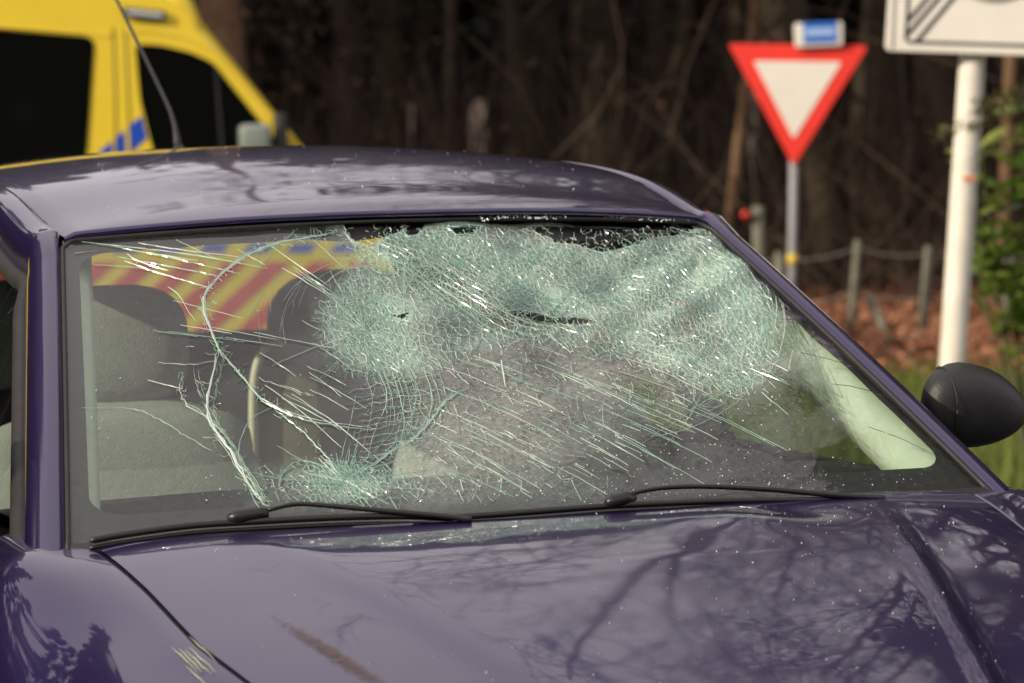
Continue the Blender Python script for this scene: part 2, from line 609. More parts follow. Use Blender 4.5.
POLY_B = [(334, 226), (420, 224), (560, 228), (700, 224), (738, 250), (770, 290), (784, 366), (742, 392), (690, 384), (640, 358),
          (590, 340), (520, 340), (470, 356), (430, 372), (395, 378), (350, 366), (322, 340), (318, 308), (340, 285), (350, 258)]
POLY_G = [(440, 360), (640, 322), (780, 372), (730, 410), (640, 432), (570, 470), (420, 492), (405, 445)]
POLY_D = [(240, 470), (330, 462), (420, 478), (560, 470), (620, 482), (600, 500), (430, 508), (250, 506)]


def damage(x, y):
    d = .60 * soft(x, y, POLY_B, 22)
    d += 1.0 * gs(x, y, 368, 334, 27, 27) + .42 * gs(x, y, 668, 262, 75, 32, -18) + .14 * gs(x, y, 560, 265, 70, 28, 20)
    d += .35 * gs(x, y, 745, 330, 26, 60, -15) + .22 * gs(x, y, 470, 262, 80, 26, 20)
    d += 1.15 * gs(x, y, 343, 482, 22, 10) + .30 * gs(x, y, 345, 482, 48, 18) + .30 * soft(x, y, POLY_D, 18)
    d += .27 * soft(x, y, POLY_G, 40)
    d += .20 * gs(x, y, 480, 268, 80, 36, 25)
    d += .16 * gs(x, y, 590, 300, 60, 30)
    d -= .30 * gs(x, y, 470, 290, 70, 11, 31) + .55 * gs(x, y, 552, 321, 48, 7, 3)
    d += .30 * gs(x, y, 405, 410, 26, 40)
    return max(0, min(1, d))


def dust(x, y):
    return .17 * soft(x, y, POLY_G, 50) * (1 - .85 * soft(x, y, [(600, 400), (800, 360), (840, 480), (560, 490)], 60)) + .02 + .05 * soft(x, y, POLY_B, 30)


def sag(x, y):
    """how far the broken sheet is pushed in, metres"""
    s = .022 * gs(x, y, 366, 338, 40, 50) + .042 * gs(x, y, 570, 315, 110, 55) + .016 * gs(x, y, 690, 420, 90, 45)
    s += .0065 * gs(x, y, 500, 280, 110, 40, 10) * math.sin((x * .50 - y * .86) * .13) + .004 * gs(x, y, 690, 290, 70, 50) * math.sin((x * .6 + y * .8) * .16)
    s += .012 * gs(x, y, 420, 430, 45, 45) + .008 * math.sin(x * .055 + y * .03) * math.sin(y * .06 - x * .02) * gs(x, y, 560, 320, 160, 70)
    return s


# damage is charted over the screen as measured off the photograph (x 62..988, y 219..541)
def seen(p):
    d = p - C0
    w = d @ fw
    return 512 + FPX * (d @ rt2) / w, 341.5 - FPX * (d @ up2) / w


def chart(u, v):
    """chart place of a point of the sagging screen"""
    p, nn_ = W(u, v), Wn(u, v)
    x, y = seen(p)
    for _ in range(5):
        x, y = seen(p - nn_ * sag(x, y))
    return x, y


def solve_sheet(x, y, u, v):
    s_ = sag(x, y)
    for _ in range(4):
        q = lambda a, b: np.array(seen(W(a, b) - Wn(a, b) * s_))
        f0 = q(u, v)
        J = np.stack([(q(u + 1e-3, v) - f0) / 1e-3, (q(u, v + 1e-3) - f0) / 1e-3], 1)
        du = np.linalg.solve(J, np.array([x, y]) - f0)
        u, v = float(np.clip(u + du[0], -1.3, 1.3)), float(np.clip(v + du[1], -.25, 1.2))
    return u, v


SX, SY = np.arange(40, 1016, 16.0), np.arange(200, 576, 12.0)
UV = np.zeros((len(SX), len(SY), 2))
for i, x in enumerate(SX):
    g0 = (x - 525) / 470, .5
    for j, y in enumerate(SY):
        g0 = solve_sheet(x, y, *g0)
        UV[i, j] = g0


def sheet(x, y):
    a = min(max((x - SX[0]) / 16, 0), len(SX) - 1.001); b = min(max((y - SY[0]) / 12, 0), len(SY) - 1.001)
    i, j = int(a), int(b); a -= i; b -= j
    r = (UV[i, j] * (1 - a) + UV[i + 1, j] * a) * (1 - b) + (UV[i, j + 1] * (1 - a) + UV[i + 1, j + 1] * a) * b
    return float(r[0]), float(r[1])


def G(x, y, lift=0.0):
    u, v = sheet(x, y)
    return W(u, v) - Wn(u, v) * (sag(x, y) - lift)


HOLES = [[(388, 308), (394, 315), (408, 313), (405, 318), (396, 318)],
         [(342, 222), (402, 220), (402, 231), (386, 238), (368, 245), (352, 240)],
         [(528, 229), (600, 224), (680, 222), (696, 228), (676, 236), (646, 241), (622, 249), (600, 253), (580, 246), (556, 243), (546, 236)],
         [(400, 226), (424, 225), (420, 234), (408, 236)], [(448, 228), (480, 227), (474, 234), (456, 235)]]

for (hx, hy, hl, hw_, ha) in ((532, 317, 24, 4.0, 8), (570, 321, 26, 3.4, 0)):
    c_, s_ = math.cos(R(ha)), math.sin(R(ha))
    HOLES.append([(hx + hl * c_ * a - hw_ * s_ * b, hy + hl * s_ * a + hw_ * c_ * b) for a, b in ((-1, 0), (-.5, -.8), (.2, -1), (.7, -.5), (1, 0), (.5, .8), (-.1, 1), (-.7, .5))])
HBOX = [(min(p[0] for p in h), max(p[0] for p in h), min(p[1] for p in h), max(p[1] for p in h), h) for h in HOLES]


def in_hole(x, y):
    return any(a <= x <= b and c <= y <= d and inpoly(x, y, h) for a, b, c, d, h in HBOX)


screen_me = MB()
NU, NV = 260, 140
pts, dat, dus = [], [], []
for i in range(NU + 1):
    for j in range(NV + 1):
        u, v = -1 + 2 * i / NU, -.05 + 1.05 * j / NV
        x, y = chart(u, v)
        pts.append(W(u, v) - Wn(u, v) * sag(x, y) if v > 0 else W(u, v))
        dat.append(damage(x, y)); dus.append(dust(x, y))
fs = []
for i in range(NU):
    for j in range(NV):
        x, y = chart(-1 + 2 * (i + .5) / NU, -.05 + 1.05 * (j + .5) / NV)
        if in_hole(x, y):
            continue
        a = i * (NV + 1) + j
        fs.append((a, a + NV + 1, a + NV + 2, a + 1))
screen_me.add(pts, fs)
screen = screen_me.build('windscreen', M['shatter'], car)
for nm, vals in (('damage', dat), ('dust', dus)):
    at_ = screen.data.attributes.new(nm, 'FLOAT', 'POINT')
    at_.data.foreach_set('value', vals)
screen['label'] = 'cracked windscreen crushed white and green in its upper middle'

# black printed border behind the glass
def ring(inset, r, nn=14):
    l_, r_, b_, t_ = inset
    o = []
    for cu, cv, s in ((1 - r_ - r, 1 - t_ - r * .8, 0), (-1 + l_ + r, 1 - t_ - r * .8, 90), (-1 + l_ + r, b_ + r * .8, 180), (1 - r_ - r, b_ + r * .8, 270)):
        for k in range(nn + 1):
            t = R(s + 90 * k / nn)
            o.append((cu + r * math.cos(t), cv + r * .8 * math.sin(t)))
        nxt = None
    # fill the straight runs
    full = []
    for k in range(len(o)):
        a, b = o[k], o[(k + 1) % len(o)]
        steps = max(1, int(math.hypot(b[0] - a[0], b[1] - a[1]) / .05)) if (k % (nn + 1)) == nn else 1
        steps = 30 if (k % (nn + 1)) == nn else 1
        for q in range(steps):
            full.append((a[0] + (b[0] - a[0]) * q / steps, a[1] + (b[1] - a[1]) * q / steps))
    return full


ro = ring((0, 0, -.05, 0), .02)
ri = ring((.042, .030, .080, .048), .075)
f = MB()
rows = []
for q in np.linspace(0, 1, 4):
    row = []
    for a, b in zip(ro, ri):
        u, v = a[0] + (b[0] - a[0]) * q, a[1] + (b[1] - a[1]) * q
        x, y = chart(u, max(v, 0))
        row.append(W(u, v) - Wn(u, v) * (.007 + .9 * sag(x, y)))
    rows.append(row)
f.grid(rows, close_v=True)
f.build('printed_border', M['frit'], screen)

# rubber seal round the glass
f = MB()
edge = [W(-1, v) for v in np.linspace(-.03, .97, 20)] + [W(-1 + .02 * k, 1 - .03 * (1 - k / 2.0) ** 2) for k in (1,)] + \
       [W(u, 1.0) for u in np.linspace(-.965, .965, 30)] + [W(1, v) for v in np.linspace(.97, -.03, 20)]
f.tube(np.array(edge) + np.array([0, 0, -.0005]), .0042, 6)
f.build('rubber_seal', M['rubber'], screen)

# ---- crack lines
K = MB()
crk = random.Random(11)


def smooth_px(ctrl, step=5):
    ctrl = [np.array(c, float) for c in ctrl]
    L = sum(np.linalg.norm(b - a) for a, b in zip(ctrl, ctrl[1:]))
    return cr(ctrl, max(3, int(L / step))) if len(ctrl) > 2 else np.array([ctrl[0] + (ctrl[1] - ctrl[0]) * t for t in np.linspace(0, 1, max(2, int(L / step)))])


def crack(p, w=1.2, jit=.35, taper=True, lift=.0012):
    """p: chart polyline -> a low ridge of broken edge lying on the glass, w in mm"""
    p = np.array(p, float)
    m = len(p)
    if m < 2: return
    p = p + np.array([[crk.gauss(0, jit), crk.gauss(0, jit)] for _ in range(m)])
    c = []
    for x, y in p:
        u, v = sheet(x, y)
        if not (-.985 < u < .985 and .02 < v < .985):
            if len(c) > 1: break
            c = []
            continue
        if in_hole(x, y):
            if crk.random() < .35: break
        c.append((G(x, y, .0020), Wn(u, v)))
    m = len(c)
    if m < 2: return
    rows = []
    for i in range(m):
        q, nn_ = c[i]
        t = c[min(i + 1, m - 1)][0] - c[max(i - 1, 0)][0]
        s = np.cross(t, nn_)
        s /= np.linalg.norm(s) + 1e-12
        k = (math.sin(math.pi * min(1, (i + .6) / m)) ** .5 if taper else 1) * crk.uniform(.55, 1.35)
        h = w * .0005 * max(.25, k)
        rows.append([q - s * h, q + nn_ * (lift * .6 + h * .5), q + s * h])
    K.grid(rows)


def burst(cx, cy, n, r0, r1, w, a0=0, a1=360, sq=1.0, jit=.8, bend=.12):
    for k in range(n):
        a = R(a0 + (a1 - a0) * (k + crk.random()) / n)
        L = r0 + (r1 - r0) * crk.random() ** 1.5
        s0 = crk.uniform(0, .25) * L
        b = crk.gauss(0, bend)
        P_ = []
        for t in np.linspace(s0, L, max(3, int(L / 6))):
            aa = a + b * t / L
            P_.append((cx + t * math.cos(aa), cy + sq * t * math.sin(aa)))
        crack(P_, w * crk.uniform(.5, 1.3), jit)


def arcs(cx, cy, n, r0, r1, a0, a1, w, sq=1.0, span=(15, 50), jit=.8):
    for k in range(n):
        r = crk.uniform(r0, r1)
        a = crk.uniform(a0, a1); s = crk.uniform(*span)
        dr = crk.gauss(0, .06)
        P_ = []
        for t in np.linspace(0, 1, max(3, int(R(s) * r / 5))):
            q = R(a + s * t)
            rr = r * (1 + dr * t)
            P_.append((cx + rr * math.cos(q), cy + sq * rr * math.sin(q)))
        crack(P_, w * crk.uniform(.5, 1.3), jit)


def bundle(ctrl, n, spread, w, jit=.4, part=True):
    base = smooth_px(ctrl, 5)
    for k in range(n):
        o = np.array([crk.gauss(0, spread), crk.gauss(0, spread)])
        i0, i1 = (0, len(base)) if not part else sorted((crk.randrange(len(base)), crk.randrange(len(base))))
        if i1 - i0 < 4: i0, i1 = 0, len(base)
        crack(base[i0:i1] + o, w * crk.uniform(.5, 1.3), jit)


# long curved cracks at the left
C1 = [(334, 234), (312, 238), (272, 246), (238, 262), (214, 284), (205, 300), (208, 322), (218, 346), (222, 356)]
bundle(C1, 2, .7, 3.0, .35, part=False); bundle(C1, 5, 3.5, .8, .7); BANDS = [(C1, 4.0)]
P_ = [(220, 352), (243, 378), (265, 402), (300, 418), (340, 426), (372, 430)]
bundle(P_, 2, .8, 2.6, .35, part=False); BANDS.append((P_[:4], 2.2))
bundle([(218, 350), (250, 372), (290, 388), (320, 398)], 2, 1.5, 1.2, .6)
C2 = [(218, 350), (212, 378), (207, 402), (212, 425), (228, 448), (240, 470), (252, 490), (262, 502)]
bundle(C2, 2, .9, 3.0, .45, part=False); bundle(C2, 5, 5, .8, .7); BANDS.append((C2, 5.0))
bundle([(240, 468), (238, 450), (246, 428), (262, 414), (280, 406)], 1, .8, 1.4, .5, part=False)
P_ = [(182, 372), (181, 392), (188, 405), (206, 416), (222, 432)]
bundle(P_, 2, 1.0, 1.0, .8, part=False); BANDS.append((P_, 3.0))
bundle([(196, 365), (200, 385), (206, 400)], 3, 3, .8, .7)
crack(smooth_px([(148, 381), (165, 386), (182, 390)]), 1.6); crack(smooth_px([(158, 364), (190, 366), (214, 362)]), 1.0)
crack(smooth_px([(168, 288), (180, 297), (188, 312), (195, 322)]), 1.7, .3)
crack(smooth_px([(60 + 22, 409), (125, 409), (150, 416), (172, 428), (190, 440), (212, 452)]), 1.3, .4)
bundle([(240, 470), (252, 478), (262, 500), (270, 503)], 8, 4, .9)
P_ = [(345, 480), (372, 466), (402, 446), (424, 430), (444, 404), (462, 392)]
bundle(P_, 2, .9, 2.4, .6, part=False); BANDS.append((P_, 5.0))
P_ = [(345, 480), (322, 452), (298, 428), (276, 410)]
bundle(P_, 1, 1, 2.2, .5, part=False); BANDS.append((P_, 2.5))
bundle([(345, 482), (350, 450), (358, 420), (364, 392)], 6, 4, 1.0)
bundle([(278, 490), (282, 474), (300, 462), (325, 468)], 4, 1.5, 1.0)
# straight glancing lines upper left, running in to the first blow
for y0, x1, y1 in ((255, 160, 272), (262, 205, 290), (258, 215, 278), (266, 150, 273), (247, 232, 275), (250, 190, 262), (243, 260, 270), (244, 230, 258)):
    crack(smooth_px([(78 + crk.uniform(0, 70), y0), ((78 + x1) / 2 + 20, (y0 + y1) / 2 - 1), (x1 + 8, y1)]), 2.1, .15)
for k in range(16):
    x0, y0 = crk.uniform(150, 330), crk.uniform(236, 345)
    L = crk.uniform(25, 80)
    a = math.atan2(334 - y0 + 40, 366 - x0 + 90)
    crack([(x0 + L * t * math.cos(a), y0 + L * t * math.sin(a)) for t in np.linspace(0, 1, 8)], crk.uniform(.6, 1.5), .18)
for k in range(10):     # loose parallel lines below the first blow
    x0, y0 = crk.uniform(255, 330), crk.uniform(345, 400)
    L = crk.uniform(40, 110)
    a = R(crk.uniform(18, 34))
    crack([(x0 + L * t * math.cos(a + .1 * t), y0 + L * t * math.sin(a + .1 * t)) for t in np.linspace(0, 1, 10)], crk.uniform(.6, 1.4), .2)
# the web of cells round the blows: every edge between neighbouring pieces of glass
from mathutils.geometry import delaunay_2d_cdt


def web(sites, wmin, wmax, keepf, maxlen=34, jit=.25):
    vs, es, fs_, *_ = delaunay_2d_cdt([Vector(p) for p in sites], [], [], 0, 1e-6)
    cc, adj = [], {}
    for k, f_ in enumerate(fs_):
        (ax_, ay_), (bx_, by_), (cx_, cy_) = (vs[i] for i in f_[:3])
        d_ = 2 * (ax_ * (by_ - cy_) + bx_ * (cy_ - ay_) + cx_ * (ay_ - by_))
        if abs(d_) < 1e-9: cc.append(((ax_ + bx_ + cx_) / 3, (ay_ + by_ + cy_) / 3))
        else:
            a2, b2_, c2 = ax_ * ax_ + ay_ * ay_, bx_ * bx_ + by_ * by_, cx_ * cx_ + cy_ * cy_
            cc.append(((a2 * (by_ - cy_) + b2_ * (cy_ - ay_) + c2 * (ay_ - by_)) / d_, (a2 * (cx_ - bx_) + b2_ * (ax_ - cx_) + c2 * (bx_ - ax_)) / d_))
        for q in range(3):
            adj.setdefault(tuple(sorted((f_[q], f_[(q + 1) % 3]))), []).append(k)
    for e_, ks in adj.items():
        if len(ks) != 2: continue
        p, q = np.array(cc[ks[0]]), np.array(cc[ks[1]])
        L = np.linalg.norm(p - q)
        if L > maxlen or L < .7: continue
        m_ = (p + q) / 2
        if not (60 < m_[0] < 960 and 218 < m_[1] < 515): continue
        k_ = keepf(m_[0], m_[1])
        if crk.random() > k_: continue
        n_ = 2 if L < 9 else 3
        w_ = (wmin + (wmax - wmin) * crk.random() ** 2.2) * (.6 + .6 * k_)
        crack([p + (q - p) * t for t in np.linspace(0, 1, n_ + 1)], w_, jit, taper=False)


def polar(cx, cy, radii, nang, sq, ja=.25, jr=.12, a0=0, a1=360):
    o = []
    for i, r in enumerate(radii):
        dr = (radii[min(i + 1, len(radii) - 1)] - radii[max(i - 1, 0)]) / 2
        na = max(8, int(nang))
        for k in range(na):
            a = R(a0 + (a1 - a0) * (k + .5 * (i % 2) + crk.gauss(0, ja)) / na)
            rr = r + crk.gauss(0, jr) * dr
            o.append((cx + rr * math.cos(a), cy + sq * rr * math.sin(a)))
    return o


SITES = polar(366, 332, [9, 15, 22, 30, 39, 49, 60, 73, 88, 106], 34, .95)
SITES += polar(343, 482, [4, 8, 13, 19, 26, 34, 43, 54, 66], 22, .52)
SITES += [p for p in polar(655, 268, [12, 22, 31, 40, 49, 58, 67, 77, 87, 98, 110, 122, 134, 147], 58, .74)]
RING = [p for p in polar(640, 312, [24 + 5.5 * k for k in range(23)], 40, .66, .3, .3) if p[0] > 470 and damage(*p) > .3]
SITES = [p for p in SITES if not (p[0] > 478 and math.hypot(p[0] - 366, p[1] - 332) < 112)]
cnt = 0
while cnt < 1500:
    x, y = crk.uniform(225, 800), crk.uniform(222, 508)
    if crk.random() > damage(x, y) ** 1.3 + .012: continue
    if any((x - p[0]) ** 2 + (y - p[1]) ** 2 < 7 for p in SITES[::1]): continue
    SITES.append((x, y)); cnt += 1
web(SITES, .30, 1.25, lambda x, y: min(1, damage(x, y) * 1.7 - .12 + .25 * gs(x, y, 343, 482, 30, 12)))
web(RING, .25, .8, lambda x, y: min(.9, damage(x, y) * 1.3 - .15), 30, .15)
RIBS = []
for k in range(15):
    for t in np.linspace(0, 1, 34):
        o = -34 + 7 * k + crk.gauss(0, 1.2)
        q = t + crk.gauss(0, .006)
        RIBS.append((368 + 190 * q + o * .45, 236 + 95 * q - 22 * math.sin(math.pi * q) * .3 - o * .5))
web(RIBS, .25, 1.0, lambda x, y: .85 if 224 < y < 350 else 0, 24, .15)
FINE = []
while len(FINE) < 900:
    x, y = crk.uniform(300, 790), crk.uniform(224, 505)
    if crk.random() < damage(x, y) ** 1.6: FINE.append((x, y))
web(FINE, .20, .55, lambda x, y: min(.85, damage(x, y) * 1.2 - .2), 16, .15)
burst(366, 332, 22, 30, 75, .5, jit=.2, bend=.05); burst(366, 332, 12, 50, 105, .7, 150, 330, jit=.2, bend=.05)
arcs(640, 318, 46, 60, 146, -75, 40, .9, .80, span=(14, 50), jit=.3)
arcs(640, 330, 30, 40, 150, 185, 330, .8, .62, span=(10, 36), jit=.3)
burst(343, 482, 34, 10, 66, 1.5, 0, 360, .6, .2, .08); burst(343, 482, 12, 40, 95, 1.0, 150, 390, .5, .25)
arcs(366, 332, 16, 62, 125, 165, 235, .7, span=(14, 40), jit=.2)
# web over the dark patch between the two blows
for k in range(15):
    x0 = 388 + 5 * k + crk.gauss(0, 3) - 10
    bundle([(x0 - 12, 372), (x0 - 4, 400), (x0 - 2 - crk.uniform(0, 20), 432), (x0 - 14 - crk.uniform(0, 22), 462)], 1, 1.2, .8, .3, part=False)
for k in range(14):
    y0 = 385 + 6 * k
    crack(smooth_px([(355 + crk.uniform(-8, 8), y0 + 8), (390, y0 + crk.uniform(-4, 4)), (432 + crk.uniform(-10, 6), y0 - 8)]), crk.uniform(.5, 1.1), .9)
# long ribs curving from the first blow along the torn top
for k in range(11):
    o = k * 10 - 35
    bundle([(372 + o * .3, 236 + max(0, -o) * .4), (420 + o * .55, 262 - o * .25), (470 + o * .6, 296 - o * .35), (530 + o * .8, 326 - o * .5), (600 + o, 326 - o * .55)], 2, 1.6, 1.0, .3)
for k in range(90):
    t = crk.random(); o = crk.uniform(-45, 75)
    x0, y0 = 372 + 190 * t + o * .5, 238 + 92 * t - o * .32
    a = R(crk.gauss(-62, 14)); L = crk.uniform(8, 30)
    crack([(x0 + L * s * math.cos(a), y0 + L * s * math.sin(a)) for s in np.linspace(-.5, .5, 5)], crk.uniform(.5, 1.2), .7)
for hl_ in HOLES:
    for k in range(2):
        P_ = smooth_px([*hl_, hl_[0]], 4)
        ce = P_.mean(0)
        crack(ce + (P_ - ce) * crk.uniform(1.02, 1.15), 1.1, .5, False)
for ctrl_, wd_ in BANDS:        # crushed glass along the long cracks
    base_ = smooth_px(ctrl_, 2.2)
    ST = [(p[0] + crk.gauss(0, wd_), p[1] + crk.gauss(0, wd_)) for p in base_ for _ in range(2)]
    web(ST, .25, 1.0, lambda x, y: .42, 9, .15)
# fan of straight fractures over the lower middle and right
n_ = 0
while n_ < 150:
    x0, y0 = crk.uniform(430, 740), crk.uniform(340, 478)
    if soft(x0, y0, POLY_G, 30) < .5 and crk.random() < .9: continue
    n_ += 1
    a = R(17 + 10 * (y0 - 340) / 140 + crk.gauss(0, 2.5)); L = crk.uniform(8, 30) if crk.random() < .65 else crk.uniform(35, 90)
    crack([(x0 + L * t * math.cos(a + .05 * t), y0 + L * t * math.sin(a + .05 * t)) for t in np.linspace(0, 1, max(3, int(L / 9)))], crk.choice((.25, .3, .4, .5, .9)), .18)
P_ = [(640, 442), (668, 424), (700, 402), (740, 384), (782, 366)]
bundle(P_, 3, 3, .8, .6); BANDS.append((P_, 5.0))
bundle([(655, 452), (672, 436), (690, 412), (700, 388)], 3, 4, .7, .6)
bundle([(560, 372), (600, 352), (640, 342), (700, 352)], 8, 8, .7)
crack(smooth_px([(501, 362), (503, 375), (505, 388)]), 2.4, .2)
KD, K = K, MB()
for pl in ([(780, 320), (822, 327), (858, 341)], [(800, 354), (835, 362), (876, 376)], [(830, 385), (862, 390), (898, 404)], [(868, 428), (896, 438), (926, 452)], [(790, 300), (812, 305), (835, 312)], [(812, 338), (840, 350)]):
    crack(smooth_px(pl, 6), .55, .3)
K.build('dark_crack', M['rubber'], screen, smooth=False)['kind'] = 'stuff'  # cracks against the bright lining: their backlit darkness is put into the colour
K = KD
# small random fractures, as many as the sheet is crushed
cnt = 0
while cnt < 350:
    x, y = crk.uniform(230, 800), crk.uniform(224, 505)
    dmg = damage(x, y)
    if crk.random() > dmg ** 1.4: continue
    cnt += 1
    if x < 500: base = math.atan2(y - 332, x - 366) + (math.pi / 2 if crk.random() < .5 else 0)
    else: base = math.atan2((y - 290) * 1.1, x - 650) + (math.pi / 2 if crk.random() < .65 else 0)
    a = base + crk.gauss(0, .28); L = crk.uniform(4, 20)
    b = crk.gauss(0, .18)
    crack([(x + L * t * math.cos(a + b * t), y + L * t * math.sin(a + b * t)) for t in np.linspace(0, 1, 4)], crk.uniform(.25, .8), .22)
ck = K.build('crack_lines', M['crack'], screen, smooth=False)
ck['kind'] = 'stuff'

# crumbs of glass lying on the screen
def crumbs(mb, p, nrm, s, rg):
    a = np.array([rg.gauss(0, 1) for _ in range(3)]); a /= np.linalg.norm(a)
    b = np.cross(a, nrm); b /= np.linalg.norm(b) + 1e-9
    c = np.cross(a, b)
    v = [p + s * (a * rg.uniform(.6, 1)), p - s * a * rg.uniform(.5, 1), p + s * b * rg.uniform(.5, 1), p - s * b * rg.uniform(.4, 1), p + s * c * rg.uniform(.5, 1), p - s * c * rg.uniform(.4, .9)]
    mb.add(v, [(0, 2, 4), (2, 1, 4), (1, 3, 4), (3, 0, 4), (2, 0, 5), (1, 2, 5), (3, 1, 5), (0, 3, 5)])


Q = MB()
cnt = 0
while cnt < 2600:
    x, y = crk.uniform(90, 930), crk.uniform(228, 508)
    w_ = .03 + .55 * soft(x, y, POLY_G, 50) + .45 * damage(x, y) + .8 * gs(x, y, 680, 445, 90, 35) + .9 * gs(x, y, 500, 488, 180, 8) + .7 * gs(x, y, 760, 480, 110, 9)
    u, v = sheet(x, y)
    if crk.random() > w_ or in_hole(x, y) or not (-.96 < u < .96 and .01 < v < .985): continue
    cnt += 1
    crumbs(Q, G(x, y, .0026), Wn(u, v), .0006 + .0014 * crk.random() ** 4, crk)
for k in range(160):     # chips left in the torn top edge
    x = crk.choice((crk.uniform(478, 565), crk.uniform(600, 690)))
    u, v = sheet(x, 224 + crk.uniform(-2, 3))
    crumbs(Q, W(u, min(v, 1)) + np.array([0, 0, .004]), Wn(u, .98), crk.uniform(.001, .003), crk)
tag(Q.build('glass_crumbs', M['crumb'], screen, smooth=False), kind='stuff')

# ---- bonnet and wings
def seam_x(y):
    return interp(y, [-1.15, -.9, -.622, -.451, -.244, 0, .3], [.45, .50, .572, .609, .628, .657, .69])


def hood_z(x, y):
    t = -(y + .12)
    z = .945 - .14 * t - .09 * t * abs(t)
    s = abs(x) / .62
    z -= (.016 + .030 * max(t, 0)) * s * s + .010 * s ** 6
    fade = min(1, max(0, (-.16 - y) / .2))
    xc = .41 - .28 * (-.30 - y)
    z += fade * .007 * (1 / (1 + math.exp((abs(x) - xc) / .012)) - .5)
    if x > 0:   # buckled crease and dents on the far side
        z += .0065 * fade * math.exp(-((x - xc) / .014) ** 2)
        z += -.004 * math.exp(-((x - .33) / .07) ** 2 - ((y + .17) / .05) ** 2) + .004 * math.exp(-((x - .22) / .06) ** 2 - ((y + .22) / .06) ** 2)
    return z


h = MB()
rows = []
for y in np.r_[-.005, np.linspace(0, 1, 90)]:
    row = []
    first = y < 0
    yy = max(y, 0)
    for s in np.linspace(-1, 1, 121):
        y0 = -.035 - .105 * (1 - s * s)      # rear edge follows the glass
        yv = y0 + (-1.13 - y0) * yy
        x = s * (seam_x(yv) - .0007)
        z = hood_z(x, yv)
        if first: yv, z = yv + .004, z - .02
        row.append((x, yv, z))
    rows.append(row)
h.grid(rows)
hood = h.build('bonnet', M['paint'], car)


def side_section(y, zt, xs):
    k = min(1, max(0, (y + .34) / .30)); k = k * k * (3 - 2 * k)     # the shoulder rises to meet the pillar
    return cr([(xs, zt), (xs + .035, zt - .010 * (1 - k)), (.722 + .025 * k, zt - .048 + .044 * k), (.775 + .01 * k, zt - .125 + .09 * k), (.808 + .004 * k, zt - .215 + .095 * k), (.825, .58)], 22)


def arch_z(y, cy):
    d = abs(y - cy)
    return .29 + math.sqrt(max(0, .345 ** 2 - d * d)) if d < .345 else .20


AX_F, AX_R = -.62, 1.87
for s in (-1, 1):
    f = MB()
    rows = []
    for y in np.linspace(.16, -1.15, 70):
        xs = seam_x(y) + .0007 if y < -.02 else .660
        zt = hood_z(seam_x(min(y, -.03)), min(y, -.03)) - .001
        sec = side_section(y, zt, xs)
        zb = arch_z(y, AX_F)
        row = [(s * (xs + .002), y, zt - .006)] + [(s * max(a, xs), y, b) for a, b in sec]
        for q in np.linspace(.58, zb, 8)[1:]:
            row.append((s * (.825 - .03 * max(0, (.58 - q) / .4) ** 2), y, q) if zb < .58 else (s * .825, y, .58))
        rows.append(row)
    f.grid(rows, flip=(s > 0))
    f.build('front_wing', M['paint'], car)

# ---- roof, rails and pillars
def roof_zc(y):
    return float(np.interp(y, RY, RZ))


_rc = cr([(.60, 1.346), (.70, 1.370), (.85, 1.391), (1.05, 1.424), (1.3, 1.448), (1.6, 1.460), (1.95, 1.456), (2.3, 1.430), (2.48, 1.400)], 200)
RY, RZ = _rc[:, 0], _rc[:, 1]
_rs = cr([(.685, .5445, 1.324), (.80, .552, 1.342), (1.03, .558, 1.387), (1.3, .562, 1.412), (1.6, .562, 1.422), (2.0, .556, 1.415), (2.48, .53, 1.372)], 160)


def rail(y):
    return interp(y, _rs[:, 0], _rs[:, 1]), interp(y, _rs[:, 0], _rs[:, 2])


f = MB()
rows = []
for k, t in enumerate(np.r_[-.06, -.03, 0, .0025, np.linspace(.012, 1, 70)]):
    row = []
    for sx in np.linspace(-1, 1, 71):
        y0 = .616 + .08 * sx * sx
        y = y0 + (2.46 - y0) * max(t, 0)
        xr, zr = rail(max(y, .69))
        zc = roof_zc(y)
        z = zc - (zc - zr) * abs(sx) ** 2.2 if y >= .69 else zc - (zc - (zr - (.69 - y) * .3)) * abs(sx) ** 2.2
        if abs(sx) > .985: z -= .006
        if t < 0: y, z = (y - .004, z - .004) if t > -.05 else (y - .001, z - .010)
        row.append((sx * (xr - .002), y, z))
    rows.append(row)
f.grid(rows, flip=True)
f.build('roof', M['paint'], car)

f = MB()      # headliner
rows = [[(sx * (rail(max(y, .69))[0] - .01), y + .03, roof_zc(y) - (roof_zc(y) - rail(max(y, .69))[1]) * sx * sx - .03) for sx in np.linspace(-1, 1, 15)] for y in np.linspace(.63, 2.4, 25)]
f.grid(rows)
f.build('headliner', M['liner'], car)

